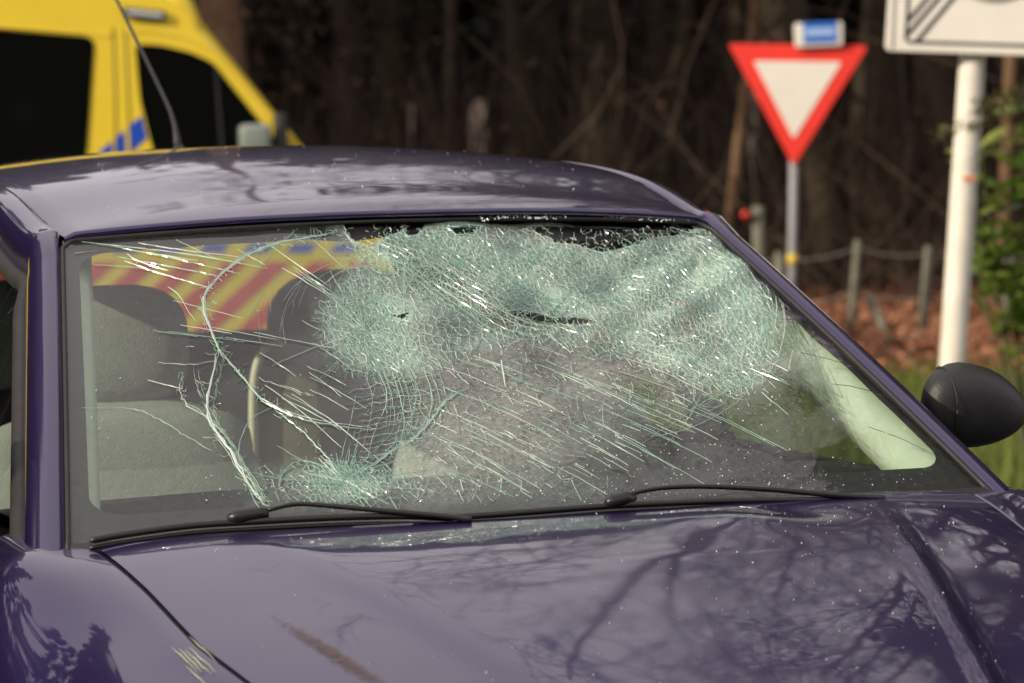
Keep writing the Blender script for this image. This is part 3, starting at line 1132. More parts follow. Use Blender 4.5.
RAILC = {}
for s in (-1, 1):
    f = MB()
    path = [(W(s, v), Wn(s, v)) for v in np.linspace(-.05, .93, 30)]
    for y in np.r_[np.linspace(.71, .80, 5), np.linspace(.86, 2.46, 40)]:
        xr, zr = rail(y)
        sl_ = (rail(y + .02)[1] - rail(y - .02)[1]) / .04
        nn_ = np.array([s * .35, -sl_ * .9, .93]); nn_ /= np.linalg.norm(nn_)
        path.append((np.array([s * xr, y, zr]), nn_))
    rows = []
    for k, (p, nn_) in enumerate(path):
        o = np.array([s, 0, 0]) * .93 + np.array([0, .30 if k < 30 else .0, 0])
        o = o - nn_ * (o @ nn_) * .6
        o /= np.linalg.norm(o)
        sec = [(.003, -.012), (.004, .002), (.012, .0075), (.022, .0085), (.036, .004), (.048, -.006), (.058, -.022), (.064, -.042), (.067, -.066)]
        rows.append([(q_[0], q_[1], max(q_[2], .898)) for q_ in (p + o * a + nn_ * (b * max(.25, 1 - .25 * max(0, k - 29)) if b > 0 else b) for a, b in sec)])
    f.grid(rows, flip=(s > 0))
    f.build('roof_rail', M['paint'], car)
    RAILC[s] = np.array([r[-1] for r in rows])
    # pale inner lining of the pillar
    f = MB()
    rows = []
    for v in np.linspace(-.02, .99, 26):
        p = W(s, v)
        sec = [(.000, .010, -.012), (.020, .020, -.014), (.045, .045, -.016), (.062, .085, -.018), (.060, .125, -.03), (.02, .16, -.04)]
        rows.append([p + np.array([-s * a, b, c]) for a, b, c in sec])
    f.grid(rows)
    f.build('pillar_lining', M['trim'], car)

# ---- sides: doors, rear quarters, windows
def body_x(z):
    return interp(z, [.20, .45, .62, .76, .90, .95], [.79, .815, .825, .818, .797, .785])


def rail_out(s, y):
    P_ = RAILC[s]
    return np.array([interp(y, P_[:, 1], P_[:, 0]), y, interp(y, P_[:, 1], P_[:, 2])])


for s in (-1, 1):
    door = MB()
    door.grid([[(s * body_x(z), y, z) for z in np.linspace(.89, .24, 16)] for y in np.linspace(.165, 1.30, 20)], flip=(s < 0))
    d = door.build('door', M['paint'], car)
    hd = MB(); hd.tube([(s * .825, 1.06, .82), (s * .85, 1.09, .822), (s * .85, 1.19, .822), (s * .825, 1.22, .82)], .011, 8)
    hd.build('handle', M['blackp'], d)
    # frame round the window: a bar down the pillar, the roof edge and the rear upright
    fr = MB()
    belt = lambda y: np.array([s * .795, y, .89])
    pth = [rail_out(s, y) + np.array([s * .002, 0, -.014]) for y in np.linspace(.06, 1.22, 18)] + [belt(1.27)]
    fr.tube(cr(pth, 50), .017, 8)
    fr.build('window_frame', M['rubber'], d)
    wg = MB()
    wg.grid([[belt(y) + (rail_out(s, y) + np.array([s * .002, 0, -.012]) - belt(y)) * t for t in np.linspace(0, 1, 5)] for y in np.linspace(.20, 1.25, 16)])
    wg.build('door_glass', M['clear'], d)
    ws = MB(); ws.tube([belt(.26), belt(.7), belt(1.28)], .009, 6); ws.build('belt_strip', M['rubber'], d)
    cd = MB(); cd.grid([[(s * (body_x(z) - .06), y, z) for z in (.88, .7, .3)] for y in np.linspace(.10, 1.3, 6)]); cd.build('door_card', M['dash'], d)
    q = MB()
    rows = []
    for y in np.linspace(1.305, 2.45, 40):
        zb = arch_z(y, AX_R)
        k = max(0, (y - 2.1) / .35)
        rows.append([(s * (body_x(z) - .06 * k * k), y, z) for z in np.linspace(.89, zb, 14)])
    q.grid(rows, flip=(s < 0))
    qp = q.build('rear_quarter', M['paint'], car)
    q = MB()
    q.grid([[np.array([s * .795, y, .89]) + (rail_out(s, y) - np.array([s * .795, y, .89])) * t for t in np.linspace(0, 1, 5)] for y in np.linspace(1.36, 2.02, 12)])
    q.build('quarter_glass', M['clear'], qp)
    for y0, y1 in ((1.27, 1.37), (2.0, 2.45)):
        q = MB()
        q.grid([[np.array([s * .797, y, .89]) + (rail_out(s, y) + np.array([s * .003, 0, 0]) - np.array([s * .797, y, .89])) * t for t in np.linspace(0, 1, 5)] for y in np.linspace(y0, y1, 6)], flip=(s < 0))
        q.build('rear_pillar', M['paint'], qp)
    # sill
    q = MB(); q.grid([[(s * .80, y, .26), (s * .81, y, .20), (s * .74, y, .16)] for y in (-.3, .5, 1.5)], flip=(s < 0)); q.build('sill', M['paint'], car)

# tailgate with its window opening
def tail(x, t):       # t 0 roof .. 1 bumper
    y = interp(t, [0, .45, 1], [2.46, 2.60, 2.68]); z = interp(t, [0, .45, 1], [1.385, 1.04, .45])
    return (x, y - .06 * (x / .6) ** 2, z)


f = MB()
hw = lambda t: interp(t, [0, .45, 1], [.555, .70, .78])
for a, b, s0, s1 in ((0, .06, -1, 1), (.45, 1, -1, 1), (.06, .45, -1, -.86), (.06, .45, .86, 1)):
    f.grid([[tail(hw(t) * x, t) for x in np.linspace(s0, s1, 24)] for t in np.linspace(a, b, 8)])
tg = f.build('tailgate', M['paint'], car)
f = MB(); f.grid([[tail(hw(t) * x, t) for x in np.linspace(-.87, .87, 20)] for t in np.linspace(.05, .46, 8)]); f.build('rear_glass', M['dusty'], tg)
f = MB()
f.tube([tail(hw(t) * x, t) for t, x in ((.06, -.86), (.25, -.86), (.45, -.86), (.45, 0), (.45, .86), (.25, .86), (.06, .86))], .012, 6)
f.build('window_seal', M['rubber'], tg)

# front bumper, lamps, wheels
f = MB()
f.grid([[(x, -1.13 - b + .22 * (abs(x) / .8) ** 3, z) for x in np.linspace(-.80, .80, 24)] for b, z in ((-.01, .668), (.012, .62), (.014, .54), (.07, .515), (.09, .44), (.085, .34), (.03, .20))])
f.build('front_bumper', M['blackp'], car)
for s in (-1, 1):
    f = MB()
    f.grid([[(s * x, -1.150 - b + .22 * (x / .8) ** 3, z - .02 * (x - .42)) for b, z in ((-.02, .672), (.004, .655), (.020, .60), (.006, .545), (-.02, .535))] for x in np.linspace(.42, .77, 10)])
    f.build('headlight', M['headlamp'], car)
for s in (-1, 1):
    for ay in (AX_F, AX_R):
        w = MB()
        ang = np.linspace(0, 2 * math.pi, 33)[:-1]
        prof = [(.05, .04), (.16, .06), (.185, .085), (.19, .075)]
        w.grid([[(s * (.70 + o), ay + r * math.cos(a), .29 + r * math.sin(a)) for r, o in prof] for a in ang], close_u=True)
        wo = w.build('wheel', M['alloy'], car)
        w = MB()
        prof = [(.19, -.08), (.25, -.09), (.285, -.07), (.29, 0), (.285, .07), (.25, .09), (.19, .08)]
        w.grid([[(s * (.70 + o), ay + r * math.cos(a), .29 + r * math.sin(a)) for r, o in prof] for a in ang], close_u=True)
        w.build('tyre', M['tyre'], wo)

# floor and bulkheads keep the cabin dark
f = MB()
f.grid([[(x, y, z) for x in (-.74, .74)] for y, z in ((-.02, .80), (.10, .35), (1.2, .28), (1.6, .45), (2.55, .45))])
f.build('cabin_floor', M['dash'], car)

# dashboard
f = MB()
rows = []
for y, z in ((-.07, .905), (.02, .918), (.15, .935), (.30, .945), (.42, .942), (.47, .915), (.49, .84), (.47, .70)):
    row = []
    for x in np.linspace(-.70, .70, 41):
        hump = .045 * math.exp(-((x - .36) / .16) ** 4) * math.exp(-((y - .36) / .12) ** 2)
        row.append((x, y + .06 * (x / .7) ** 2, z + hump - .02 * (x / .7) ** 2))
    rows.append(row)
f.grid(rows, flip=True)
f.build('dashboard', M['dash'], car)
# steering wheel
f = MB()
c = np.array([.36, .60, .93]); ax = np.array([0, -.42, .0])
a_, b_ = np.array([1, 0, 0]), np.array([0, .42, .907])
f.tube([c + .185 * (math.cos(t) * a_ + math.sin(t) * b_) for t in np.linspace(0, 2 * math.pi, 40)], .015, 8)
for t in (R(200), R(340), R(270)):
    f.tube([c, c + .185 * (math.cos(t) * a_ + math.sin(t) * b_)], .016, 6)
sw = f.build('steering_wheel', M['dash'], car)
f = MB(); f.tube([c + np.array([0, -.02, .01]), c + np.array([0, .045, -.02])], [.07, .062], 16); f.build('hub_pad', M['seatdark'], sw)


def cushion(mb, c, size, rot=0, pw=3.2, nu=24, nv=14):
    """rounded block"""
    rows = []
    sg = lambda t, e: math.copysign(abs(t) ** e, t)
    e = 2 / pw
    cx, sx = math.cos(rot), math.sin(rot)
    for i in range(nu):
        th = 2 * math.pi * i / nu
        row = []
        for j in range(nv + 1):
            ph = -math.pi / 2 + math.pi * j / nv
            x = size[0] / 2 * sg(math.cos(ph), e) * sg(math.cos(th), e)
            y = size[1] / 2 * sg(math.cos(ph), e) * sg(math.sin(th), e)
            z = size[2] / 2 * sg(math.sin(ph), e)
            row.append((c[0] + x, c[1] + y * cx + z * sx, c[2] - y * sx + z * cx))
        rows.append(row)
    mb.grid(rows, close_u=True)


for x, nm in ((-.375, 'passenger'), (.37, 'driver')):
    st = MB()
    cushion(st, (x, 1.09, .70), (.53, .15, .66), .20)
    cushion(st, (x, 1.13, .93), (.47, .13, .16), .18)
    so_ = st.build('front_seat', M['seat'], car)
    b2 = MB(); cushion(b2, (x, 1.17, 1.115), (.27, .115, .215), .12, 2.9); b2.build('headrest', M['seat'], so_)
    for o_ in (-.06, .06):
        b2 = MB(); b2.tube([(x + o_, 1.14, .95), (x + o_, 1.16, 1.08)], .007); b2.build('headrest_bar', M['steel'], so_)
    b2 = MB(); cushion(b2, (x, .80, .52), (.52, .55, .16), 0); b2.build('seat_cushion', M['seat'], so_)

rs = MB()
cushion(rs, (0, 2.16, .70), (1.28, .17, .62), .22)
rb = rs.build('rear_seat', M['seatdark'], car)
for x in (-.36, .36):
    b2 = MB(); cushion(b2, (x, 2.24, 1.06), (.36, .13, .27), .12, 2.7); b2.build('headrest', M['seat'], rb)
b2 = MB(); b2.box((.165, 2.03, .885), (.13, .012, .24)); b2.build('seat_panel', M['beige'], rb, bevel=.004)
b2 = MB(); b2.tube(cr([(.085, 2.018, .78), (.088, 2.018, .94), (.098, 2.018, 1.01), (.12, 2.018, 1.045), (.155, 2.018, 1.052)], 24), .009, 8); b2.build('piping', M['piping'], rb)
ps = MB(); ps.box((0, 2.42, .97), (1.2, .34, .02)); ps.build('parcel_shelf', M['dash'], car)

# scuttle and wipers
f = MB()
rows = [[W(u, -.05) + np.array([0, d_, z_]) for u in np.linspace(-1, 1, 40)] for d_, z_ in ((.035, .020), (.0, .004), (-.04, -.02), (-.09, -.05))]
f.grid(rows, flip=True)
f.build('scuttle', M['blackp'], car)


def on_glass(x, y, off):
    u, v = sheet(x, y)
    return W(u, v) + Wn(u, v) * off


def wiper(blade, arm, clip):
    b = MB()
    P_ = np.array([on_glass(x, y, .012) for x, y in smooth_px(blade, 8)])
    b.tube(P_, np.r_[.003, np.full(len(P_) - 2, .005), .004], 6)
    b.tube(P_ - np.array([0, 0, .010]), .003, 4)
    bo = b.build('wiper', M['wiper'], car)
    a = MB()
    P_ = np.array([on_glass(x, y, .020) for x, y in smooth_px(arm, 8)])
    a.tube(P_, np.linspace(.003, .0048, len(P_)), 6)
    a.build('wiper_arm', M['wiper'], bo)
    c_ = MB()
    q0, q1 = on_glass(*clip[0], .018), on_glass(*clip[1], .017)
    c_.tube(np.array([q0, q0 * .8 + q1 * .2, q0 * .3 + q1 * .7, q1]), [.005, .010, .010, .006], 8)
    c_.build('wiper_clip', M['wiper'], bo)


wiper([(90, 548), (130, 541), (190, 533), (250, 529), (330, 525), (400, 524), (452, 526)], [(268, 522), (296, 516), (330, 518), (390, 524), (446, 529), (470, 532)], [(228, 529), (268, 523)])
wiper([(440, 526), (520, 520), (604, 514), (700, 510), (780, 508), (850, 507)], [(612, 512), (645, 503), (690, 500), (760, 502), (830, 507), (880, 510)], [(604, 514), (632, 508)])

# door mirror, far side (the near one is out of view but belongs to the car)
for s in (-1, 1):
    mo = MB()
    rows = []
    cx, cy, cz = .836, .30, 1.018
    for i in range(28):
        th = 2 * math.pi * i / 28
        row = []
        for j in range(17):
            ph = -math.pi / 2 + math.pi * j / 16
            e = .80
            sg = lambda t, e_=e: math.copysign(abs(t) ** e_, t)
            X = sg(math.sin(ph))
            rr = sg(math.cos(ph))
            Y, Z = rr * sg(math.cos(th)), rr * sg(math.sin(th))
            hh = .070 * (1.0 - .20 * X - .16 * X * X)
            row.append((s * (cx + .100 * X), cy + .055 * Y * (1 if Y < 0 else .45) + .02 * X, cz + hh * Z * (1 if Z > 0 else .92) - .008 * X - .006 * X * X))
        rows.append(row)
    mo.grid(rows, close_u=True, flip=(s > 0))
    m_ = mo.build('door_mirror', M['blackp'], car)
    mo = MB(); mo.tube(cr([(s * .775, .42, .90), (s * .78, .39, .95), (s * .79, .35, .995), (s * .80, .32, 1.01)], 10), [.024, .020, .018, .018, .018, .018, .018, .018, .02, .02], 10); mo.build('mirror_foot', M['blackp'], m_)
    mo = MB()
    th = np.linspace(0, 2 * math.pi, 40)
    mo.tube([(s * (.772 + .004 * math.cos(t)), .287 - .052 * math.cos(t) * (1 if math.cos(t) > 0 else .45), 1.022 + .064 * math.sin(t)) for t in th], .0012, 4); mo.build('mirror_seam', M['rubber'], m_)

# aerial at the back of the roof
f = MB()
b0 = np.array([0.012, 2.28, 1.425])
f.tube([b0, b0 + np.array([0, .012, .022]), b0 + np.array([0, .03, .04])], [.022, .018, .009], 10)
ae = f.build('aerial_base', M['rubber'], car)
f = MB()
pp = cr([b0 + np.array([0, .03, .04]), b0 + np.array([0, .07, .095]), b0 + np.array([0, .20, .17]), b0 + np.array([0, .90, .52])], 24)
f.tube(pp, np.r_[np.linspace(.010, .007, 6), np.linspace(.0062, .0034, 18)], 8)
f.build('aerial_rod', M['rubber'], ae)

# scuffs, a painted reflection streak and loose glass on the bonnet
def bonnet_pt(x, y, lift=0.0):
    return np.array([x, y, hood_z(x, y) + lift])


sm = bpy.data.materials.new('scuff'); sm.use_nodes = True
nn2, ll2 = sm.node_tree.nodes, sm.node_tree.links
tcs = nn2.new('ShaderNodeTexCoord'); tns = nn2.new('ShaderNodeTexNoise'); tns.inputs['Scale'].default_value = 130; tns.inputs['Detail'].default_value = 8
ll2.new(tcs.outputs['Object'], tns.inputs['Vector'])
ats = nn2.new('ShaderNodeAttribute'); ats.attribute_name = 'wear_and_reflection'
mus = nn2.new('ShaderNodeMath'); mus.operation = 'MULTIPLY_ADD'; mus.use_clamp = True
ll2.new(tns.outputs[0], mus.inputs[0]); mus.inputs[1].default_value = 1.5
adds = nn2.new('ShaderNodeMath'); adds.operation = 'MULTIPLY_ADD'; adds.inputs[1].default_value = 2.0; adds.inputs[2].default_value = -2.15
ll2.new(ats.outputs['Fac'], adds.inputs[0]); ll2.new(adds.outputs[0], mus.inputs[2])
trs = nn2.new('ShaderNodeBsdfTransparent'); mxs = nn2.new('ShaderNodeMixShader')
nn2['Principled BSDF'].inputs['Base Color'].default_value = (.10, .065, .055, 1)
nn2['Principled BSDF'].inputs['Roughness'].default_value = .8
ll2.new(mus.outputs[0], mxs.inputs[0]); ll2.new(trs.outputs[0], mxs.inputs[1]); ll2.new(nn2['Principled BSDF'].outputs[0], mxs.inputs[2])
ll2.new(mxs.outputs[0], nn2['Material Output'].inputs[0])
f = MB()
rows, wv_ = [], []
A0, A1 = np.array([-.53, -.33]), np.array([-.405, -.80])
for i in range(31):
    row = []
    for j in range(9):
        t, q = i / 30, (j / 8 - .5)
        p = A0 + (A1 - A0) * t
        row.append(bonnet_pt(p[0] + q * .055, p[1], .0012))
        wv_.append(math.sin(math.pi * t) ** .6 * math.cos(q * math.pi))
    rows.append(row)
f.grid(rows)
sc_ = f.build('rubbed_scuff', sm, hood)
wa = sc_.data.attributes.new('wear_and_reflection', 'FLOAT', 'POINT'); wa.data.foreach_set('value', wv_)

sm2 = sm.copy(); sm2.name = 'painted_reflection'  # deeper sky reflected in the bonnet, put into the colour as a streak
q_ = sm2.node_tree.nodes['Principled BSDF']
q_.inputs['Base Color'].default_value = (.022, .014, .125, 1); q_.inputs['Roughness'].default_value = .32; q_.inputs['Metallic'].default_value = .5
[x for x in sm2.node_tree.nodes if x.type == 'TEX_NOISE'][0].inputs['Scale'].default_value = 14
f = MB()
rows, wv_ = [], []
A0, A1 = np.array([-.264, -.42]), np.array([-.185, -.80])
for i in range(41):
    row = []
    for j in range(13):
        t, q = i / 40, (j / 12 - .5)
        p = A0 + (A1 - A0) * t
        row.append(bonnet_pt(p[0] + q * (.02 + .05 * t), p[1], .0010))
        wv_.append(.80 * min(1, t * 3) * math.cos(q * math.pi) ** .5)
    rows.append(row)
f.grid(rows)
sc_ = f.build('painted_reflection_streak', sm2, hood)
wa = sc_.data.attributes.new('wear_and_reflection', 'FLOAT', 'POINT'); wa.data.foreach_set('value', wv_)

Q = MB()
for k in range(520):
    x, y = rng.uniform(-.56, .56), -.14 - .66 * rng.random() ** 1.2
    if rng.random() > .25 + .75 * min(1, max(0, (x + .2) / .5)): continue
    if abs(x) > seam_x(y) - .02: continue
    crumbs(Q, bonnet_pt(x, y, .0008), np.array([0, 0, 1.0]), .0005 + .0013 * rng.random() ** 4, rng)
for k in range(60):
    x, y = rng.uniform(-.45, .45), rng.uniform(.75, 1.5)
    xr, zr = rail(y); zc = roof_zc(y)
    crumbs(Q, np.array([x, y, zc - (zc - zr) * abs(x / xr) ** 2.2 + .001]), np.array([0, 0, 1.0]), rng.uniform(.0006, .0016), rng)
tag(Q.build('glass_fragments', M['crumb'], smooth=False), 'tiny fragments of broken glass scattered over the violet bonnet and roof', 'glass fragments', kind='stuff')
# pale paint scrape on the near wing
f = MB()
for k in range(6):
    y = -.425 + rng.gauss(0, .022); xw = .628 + rng.gauss(0, .007)
    P_ = []
    for t in np.linspace(0, 1, 6):
        yy = y - .09 * t * rng.uniform(.8, 1.1)
        sec = side_section(yy, hood_z(seam_x(yy), yy) - .001, seam_x(yy) + .003)
        P_.append((-xw + .012 * t, yy, float(np.interp(xw - .012 * t, sec[:, 0], sec[:, 1])) + .0006))
    f.tube(P_, [.0002, .0005, .0008, .0007, .0005, .0002], 4)
f.build('paint_scrape', mat('scraped_paint', (.52, .55, .40), rough=.7), [o for o in car.children if o.name.startswith('front_wing')][0])

# ---------------------------------------------------------------- yellow ambulance behind
VA = R(9)
vo = at(150, 150, 16.0)
ve = R0 * math.cos(VA) + F0 * math.sin(VA)
vn = -R0 * math.sin(VA) + F0 * math.cos(VA)      # away from the viewer, into the van


def vsz(px, py):
    d = fw + rt2 * (px - 512) / FPX + up2 * (341.5 - py) / FPX
    t = ((vo - C0) @ vn) / (d @ vn)
    p = C0 + d * t
    return float((p - vo) @ ve), float(p[2])


def vframe(a, b, h):
    p = vo + ve * a + vn * h
    return (p[0], p[1], b)


van = thing('ambulance', 'yellow ambulance with blue and red slanting side stripes parked behind the violet car', 'ambulance',
            (vo[0], vo[1], 0))


def vpart(mb, name, m, parent=van, **k):
    o = mb.build(name, m, parent, **k)
    if parent is van:
        o.matrix_parent_inverse = Matrix.Translation((-vo[0], -vo[1], 0))
    return o


prof = [vsz(202, 22), vsz(300, 143), vsz(330, 176), vsz(398, 205), vsz(420, 232), vsz(428, 300), (vsz(428, 300)[0] - .02, .42),
        (-4.3, .42), (-4.36, .6), (-4.34, 2.35), (-4.2, 2.56), (vsz(165, 0)[0], 2.56), vsz(190, -8)]
f = MB()
f.prism(prof, 0, 1.92, vframe)
vpart(f, 'body', M['yellow'], smooth=True, bevel=.05, angle=50)


def vwin(px, name, m, h0=-.006, h1=.01, par=van, bev=0):
    f = MB()
    f.prism([vsz(*p) for p in px], h0, h1, vframe)
    return vpart(f, name, m, par, smooth=False, bevel=bev)


def roundpoly(px, r=5, n=4):
    o = []
    m_ = len(px)
    for i in range(m_):
        p0, p1, p2 = (np.array(px[(i + k) % m_], float) for k in (-1, 0, 1))
        a = p1 + (p0 - p1) / np.linalg.norm(p0 - p1) * min(r, .4 * np.linalg.norm(p0 - p1))
        b = p1 + (p2 - p1) / np.linalg.norm(p2 - p1) * min(r, .4 * np.linalg.norm(p2 - p1))
        for t in np.linspace(0, 1, n + 1):
            o.append(tuple((1 - t) ** 2 * a + 2 * t * (1 - t) * p1 + t * t * b))
    return o


vwin(roundpoly([(-60, 24), (95, 37), (87, 152), (82, 172), (-64, 176)], 12), 'side_window', M['tinted'])
vwin(roundpoly([(-250, 16), (-90, 23), (-94, 178), (-250, 184)], 12), 'side_window', M['tinted'])
cw = vwin(roundpoly([(135, 44), (160, 45), (190, 52), (212, 62), (284, 152), (284, 165), (158, 165), (150, 140), (140, 100)], 7), 'cab_window', M['tinted'])
vwin([(214, 66), (217, 70), (225, 160), (221, 160)], 'window_bar', M['rubber'], -.012, -.0065)
vwin(roundpoly([(123, 7), (165, 11), (166, 21), (124, 17)], 3), 'side_lamp', M['signblack'], -.03, .01)
f = MB(); f.prism([vsz(*p) for p in [(126.5, 9.5), (162, 13), (162.5, 17.8), (127, 14.2)]], -.036, -.031, vframe); vpart(f, 'lamp_lens', M['lampglass'], [o for o in van.children if o.name == 'side_lamp'][0], smooth=False)
# door gaps and pressed lines
for pl in ([(113, 27), (115, 90), (116, 160)], [(125, 28), (128, 95), (131, 160)]):
    f = MB(); f.tube([vframe(*vsz(*p), -.001) for p in pl], .0035, 5); vpart(f, 'door_gap', M['rubber'])
for pl in ([(-250, 10), (0, 27), (70, 32), (112, 36)], [(126, 30), (168, 33), (200, 43), (226, 62), (262, 105), (296, 146)], [(168, -4), (186, 10), (202, 30)]):
    f = MB(); f.tube([vframe(*vsz(*p), 0) for p in smooth_px(pl, 10)], .007, 6); vpart(f, 'pressed_line', M['yellow'])
# stripes
for q in ([(100, 151), (112, 141), (112.5, 158), (97, 163)], [(116.5, 137), (124.5, 130), (126, 152), (117, 158)], [(128.5, 126), (141.5, 116), (147, 138), (130.5, 153)]):
    vwin(q, 'blue_stripe', M['vanblue'], -.003, .004)
for k in range(-14, 7):
    x = 188 + 43.5 * k
    q = [(x - 52, 343), (x - 30, 343), (x + 60, 262), (x + 36, 262)]
    if q[2][0] > 418: continue
    vwin(q, 'red_stripe', M['vanred'], -.003, .004)
    q = [(x - 6 + 60, 253), (x + 18 + 60, 253), (x + 86, 243), (x + 62, 243)]
    if q[2][0] < 415: vwin(q, 'blue_stripe', M['vanblue'], -.003, .004)
# mirror, windscreen, wheels, bumper
f = MB()
mc = np.array(vframe(*vsz(253, 143), -.16))
f.box(mc, (.17, .10, .20), np.array([ve, vn, [0, 0, 1]]).T)
vm = vpart(f, 'mirror', mat('mirror_shell', (.22, .26, .24), rough=.3), bevel=.03)
f = MB(); f.box(np.array(vframe(*vsz(279, 138), -.10)), (.065, .16, .26), np.array([ve, vn, [0, 0, 1]]).T)
vpart(f, 'mirror_arm', M['blackp'], bevel=.015)
f = MB()
a, b = np.array(vsz(207, 30)), np.array(vsz(297, 141))
nrm_ = np.array([-(b - a)[1], (b - a)[0]]); nrm_ /= -np.linalg.norm(nrm_) * (1 if nrm_[1] < 0 else -1)
v = [vframe(*(p + nrm_ * o), w_) for o in (-.004, .006) for p, w_ in ((a, .10), (b, .10), (b, 1.82), (a, 1.82))]
f.add(v, [(0, 1, 2, 3), (7, 6, 5, 4), (0, 4, 5, 1), (1, 5, 6, 2), (2, 6, 7, 3), (3, 7, 4, 0)])
vpart(f, 'windscreen', M['tinted'], smooth=False)
for ws_ in (vsz(350, 300)[0], -3.0):
    for h in (-.01, 1.72):
        f = MB()
        ang = np.linspace(0, 2 * math.pi, 25)[:-1]
        f.grid([[vframe(ws_ + r * math.cos(t), .35 + r * math.sin(t), h + o) for r, o in ((.22, .02), (.31, -.01), (.345, .03), (.345, .18), (.3, .21))] for t in ang], close_u=True)
        wh = vpart(f, 'wheel', M['tyre'])
        f = MB()
        f.grid([[vframe(ws_ + r * math.cos(t), .35 + r * math.sin(t), h + o) for r, o in ((.001, .03), (.12, .02), (.22, .02))] for t in ang], close_u=True)
        vpart(f, 'rim', M['alloy'], wh)

# ---------------------------------------------------------------- signs
def face_frame(centre, turn):
    """axes of a sign face: a to the right, b up, h away from the viewer"""
    e = R0 * math.cos(R(turn)) + F0 * math.sin(R(turn))
    n_ = -R0 * math.sin(R(turn)) + F0 * math.cos(R(turn))
    return lambda lean: (lambda a, b, h: tuple(np.array(centre) + e * (a * math.cos(lean) + b * math.sin(lean)) + n_ * h + np.array([0, 0, b * math.cos(lean) - a * math.sin(lean)])))


DS = 19.7
sc0 = at(798, 105, DS)
m_px = FPX / DS
gsn = thing('give_way_sign', 'red and white triangular give way sign on a thin grey pole before the wood', 'road sign', (sc0[0], sc0[1], 0))


def gpart(mb, name, m, parent=None, **k):
    return keep(mb.build(name, m, parent or gsn, **k), parent or gsn)


def keep(o, p):
    if p.parent is None:
        o.matrix_parent_inverse = Matrix.Translation(-p.location)
    return o


pxp = lambda x, y: ((x - 798) / m_px, (105 - y) / m_px)


def tri(scale, r):
    c = np.array([(730, 43), (868, 48), (793, 165)], float)
    ce = c.mean(0)
    return [pxp(*p) for p in roundpoly([tuple(ce + (p - ce) * scale) for p in c], r, 5)]


FR = face_frame(sc0, -3)(0)
f = MB(); f.prism(tri(1.015, 5), 0, .03, FR); gpart(f, 'red_triangle', M['signred'], bevel=.004, smooth=False)
f = MB(); f.prism([pxp(*p) for p in roundpoly([(754, 60), (842, 63), (793, 139)], 3, 3)], -.004, -.0006, FR); gpart(f, 'white_field', M['signwhite'], smooth=False)
f = MB(); pb = np.array(FR(*pxp(790.5, 262), .065)); pt = np.array(FR(*pxp(797, 46), .065)); dd = (pt - pb) / (pt - pb)[2]
f.tube([pb - dd * pb[2], pb, pt], .030, 12); gp = gpart(f, 'pole', M['steel'])
f = MB(); f.tube([pb - dd * .02, pb + dd * .05], .034, 12); gpart(f, 'yellow_band', M['yellowband'], gp)
f = MB(); f.prism([pxp(*p) for p in roundpoly([(795, 24), (843, 23), (843, 47), (796, 48)], 3, 3)], -.055, .05, FR)
nb = gpart(f, 'name_box', M['signwhite'], smooth=False, bevel=.008)
f = MB(); f.prism([pxp(*p) for p in [(803.5, 23.5), (837.5, 23), (837.5, 43.5), (804, 44)]], -.061, -.0556, FR); gpart(f, 'blue_plate', M['signblue'], nb, smooth=False)
f = MB(); f.prism([pxp(*p) for p in [(805.5, 29.5), (835.5, 29), (835.5, 36.5), (806, 37)]], -.064, -.0614, FR); gpart(f, 'pale_line', M['signpale'], nb, smooth=False)

DZ = 12.0
zc0 = at(975, 20, DZ)
zpx = FPX / DZ
zs = thing('zone_end_sign', 'large white rectangular sign with diagonal black strokes on a stout white post', 'road sign', (zc0[0], zc0[1], 0))
zq = lambda x, y: ((x - 975) / zpx, (20 - y) / zpx)
ZR = face_frame(zc0, -4)(0)


def zpart(mb, name, m, parent=None, **k): return keep(mb.build(name, m, parent or zs, **k), parent or zs)


# the panel leans with its post: built on slanted corner points read along its edges
f = MB(); f.prism([zq(*p) for p in roundpoly([(903, -170), (1090, -165), (1086, 60), (885, 49)], 7, 5)], 0, .03, ZR); pan = zpart(f, 'panel', M['signwhite'], bevel=.004, smooth=False)


def strip(name, pl, w, mt, lift=.0035, closed=False):
    f = MB()
    P_ = np.array([zq(*p) for p in pl])
    n_ = len(P_)
    L_, R_ = [], []
    for i in range(n_):
        t = (P_[(i + 1) % n_] - P_[i - 1]) if closed else P_[min(i + 1, n_ - 1)] - P_[max(0, i - 1)]
        t = t / np.linalg.norm(t); o = np.array([-t[1], t[0]]) * w / zpx / 2
        L_.append(P_[i] + o); R_.append(P_[i] - o)
    f.grid([[ZR(*a, -lift), ZR(*a, -.0006)] + [ZR(*b, -.0006), ZR(*b, -lift)] for a, b in zip(L_, R_)], close_u=closed, close_v=True)
    return zpart(f, name, mt, pan, smooth=False)


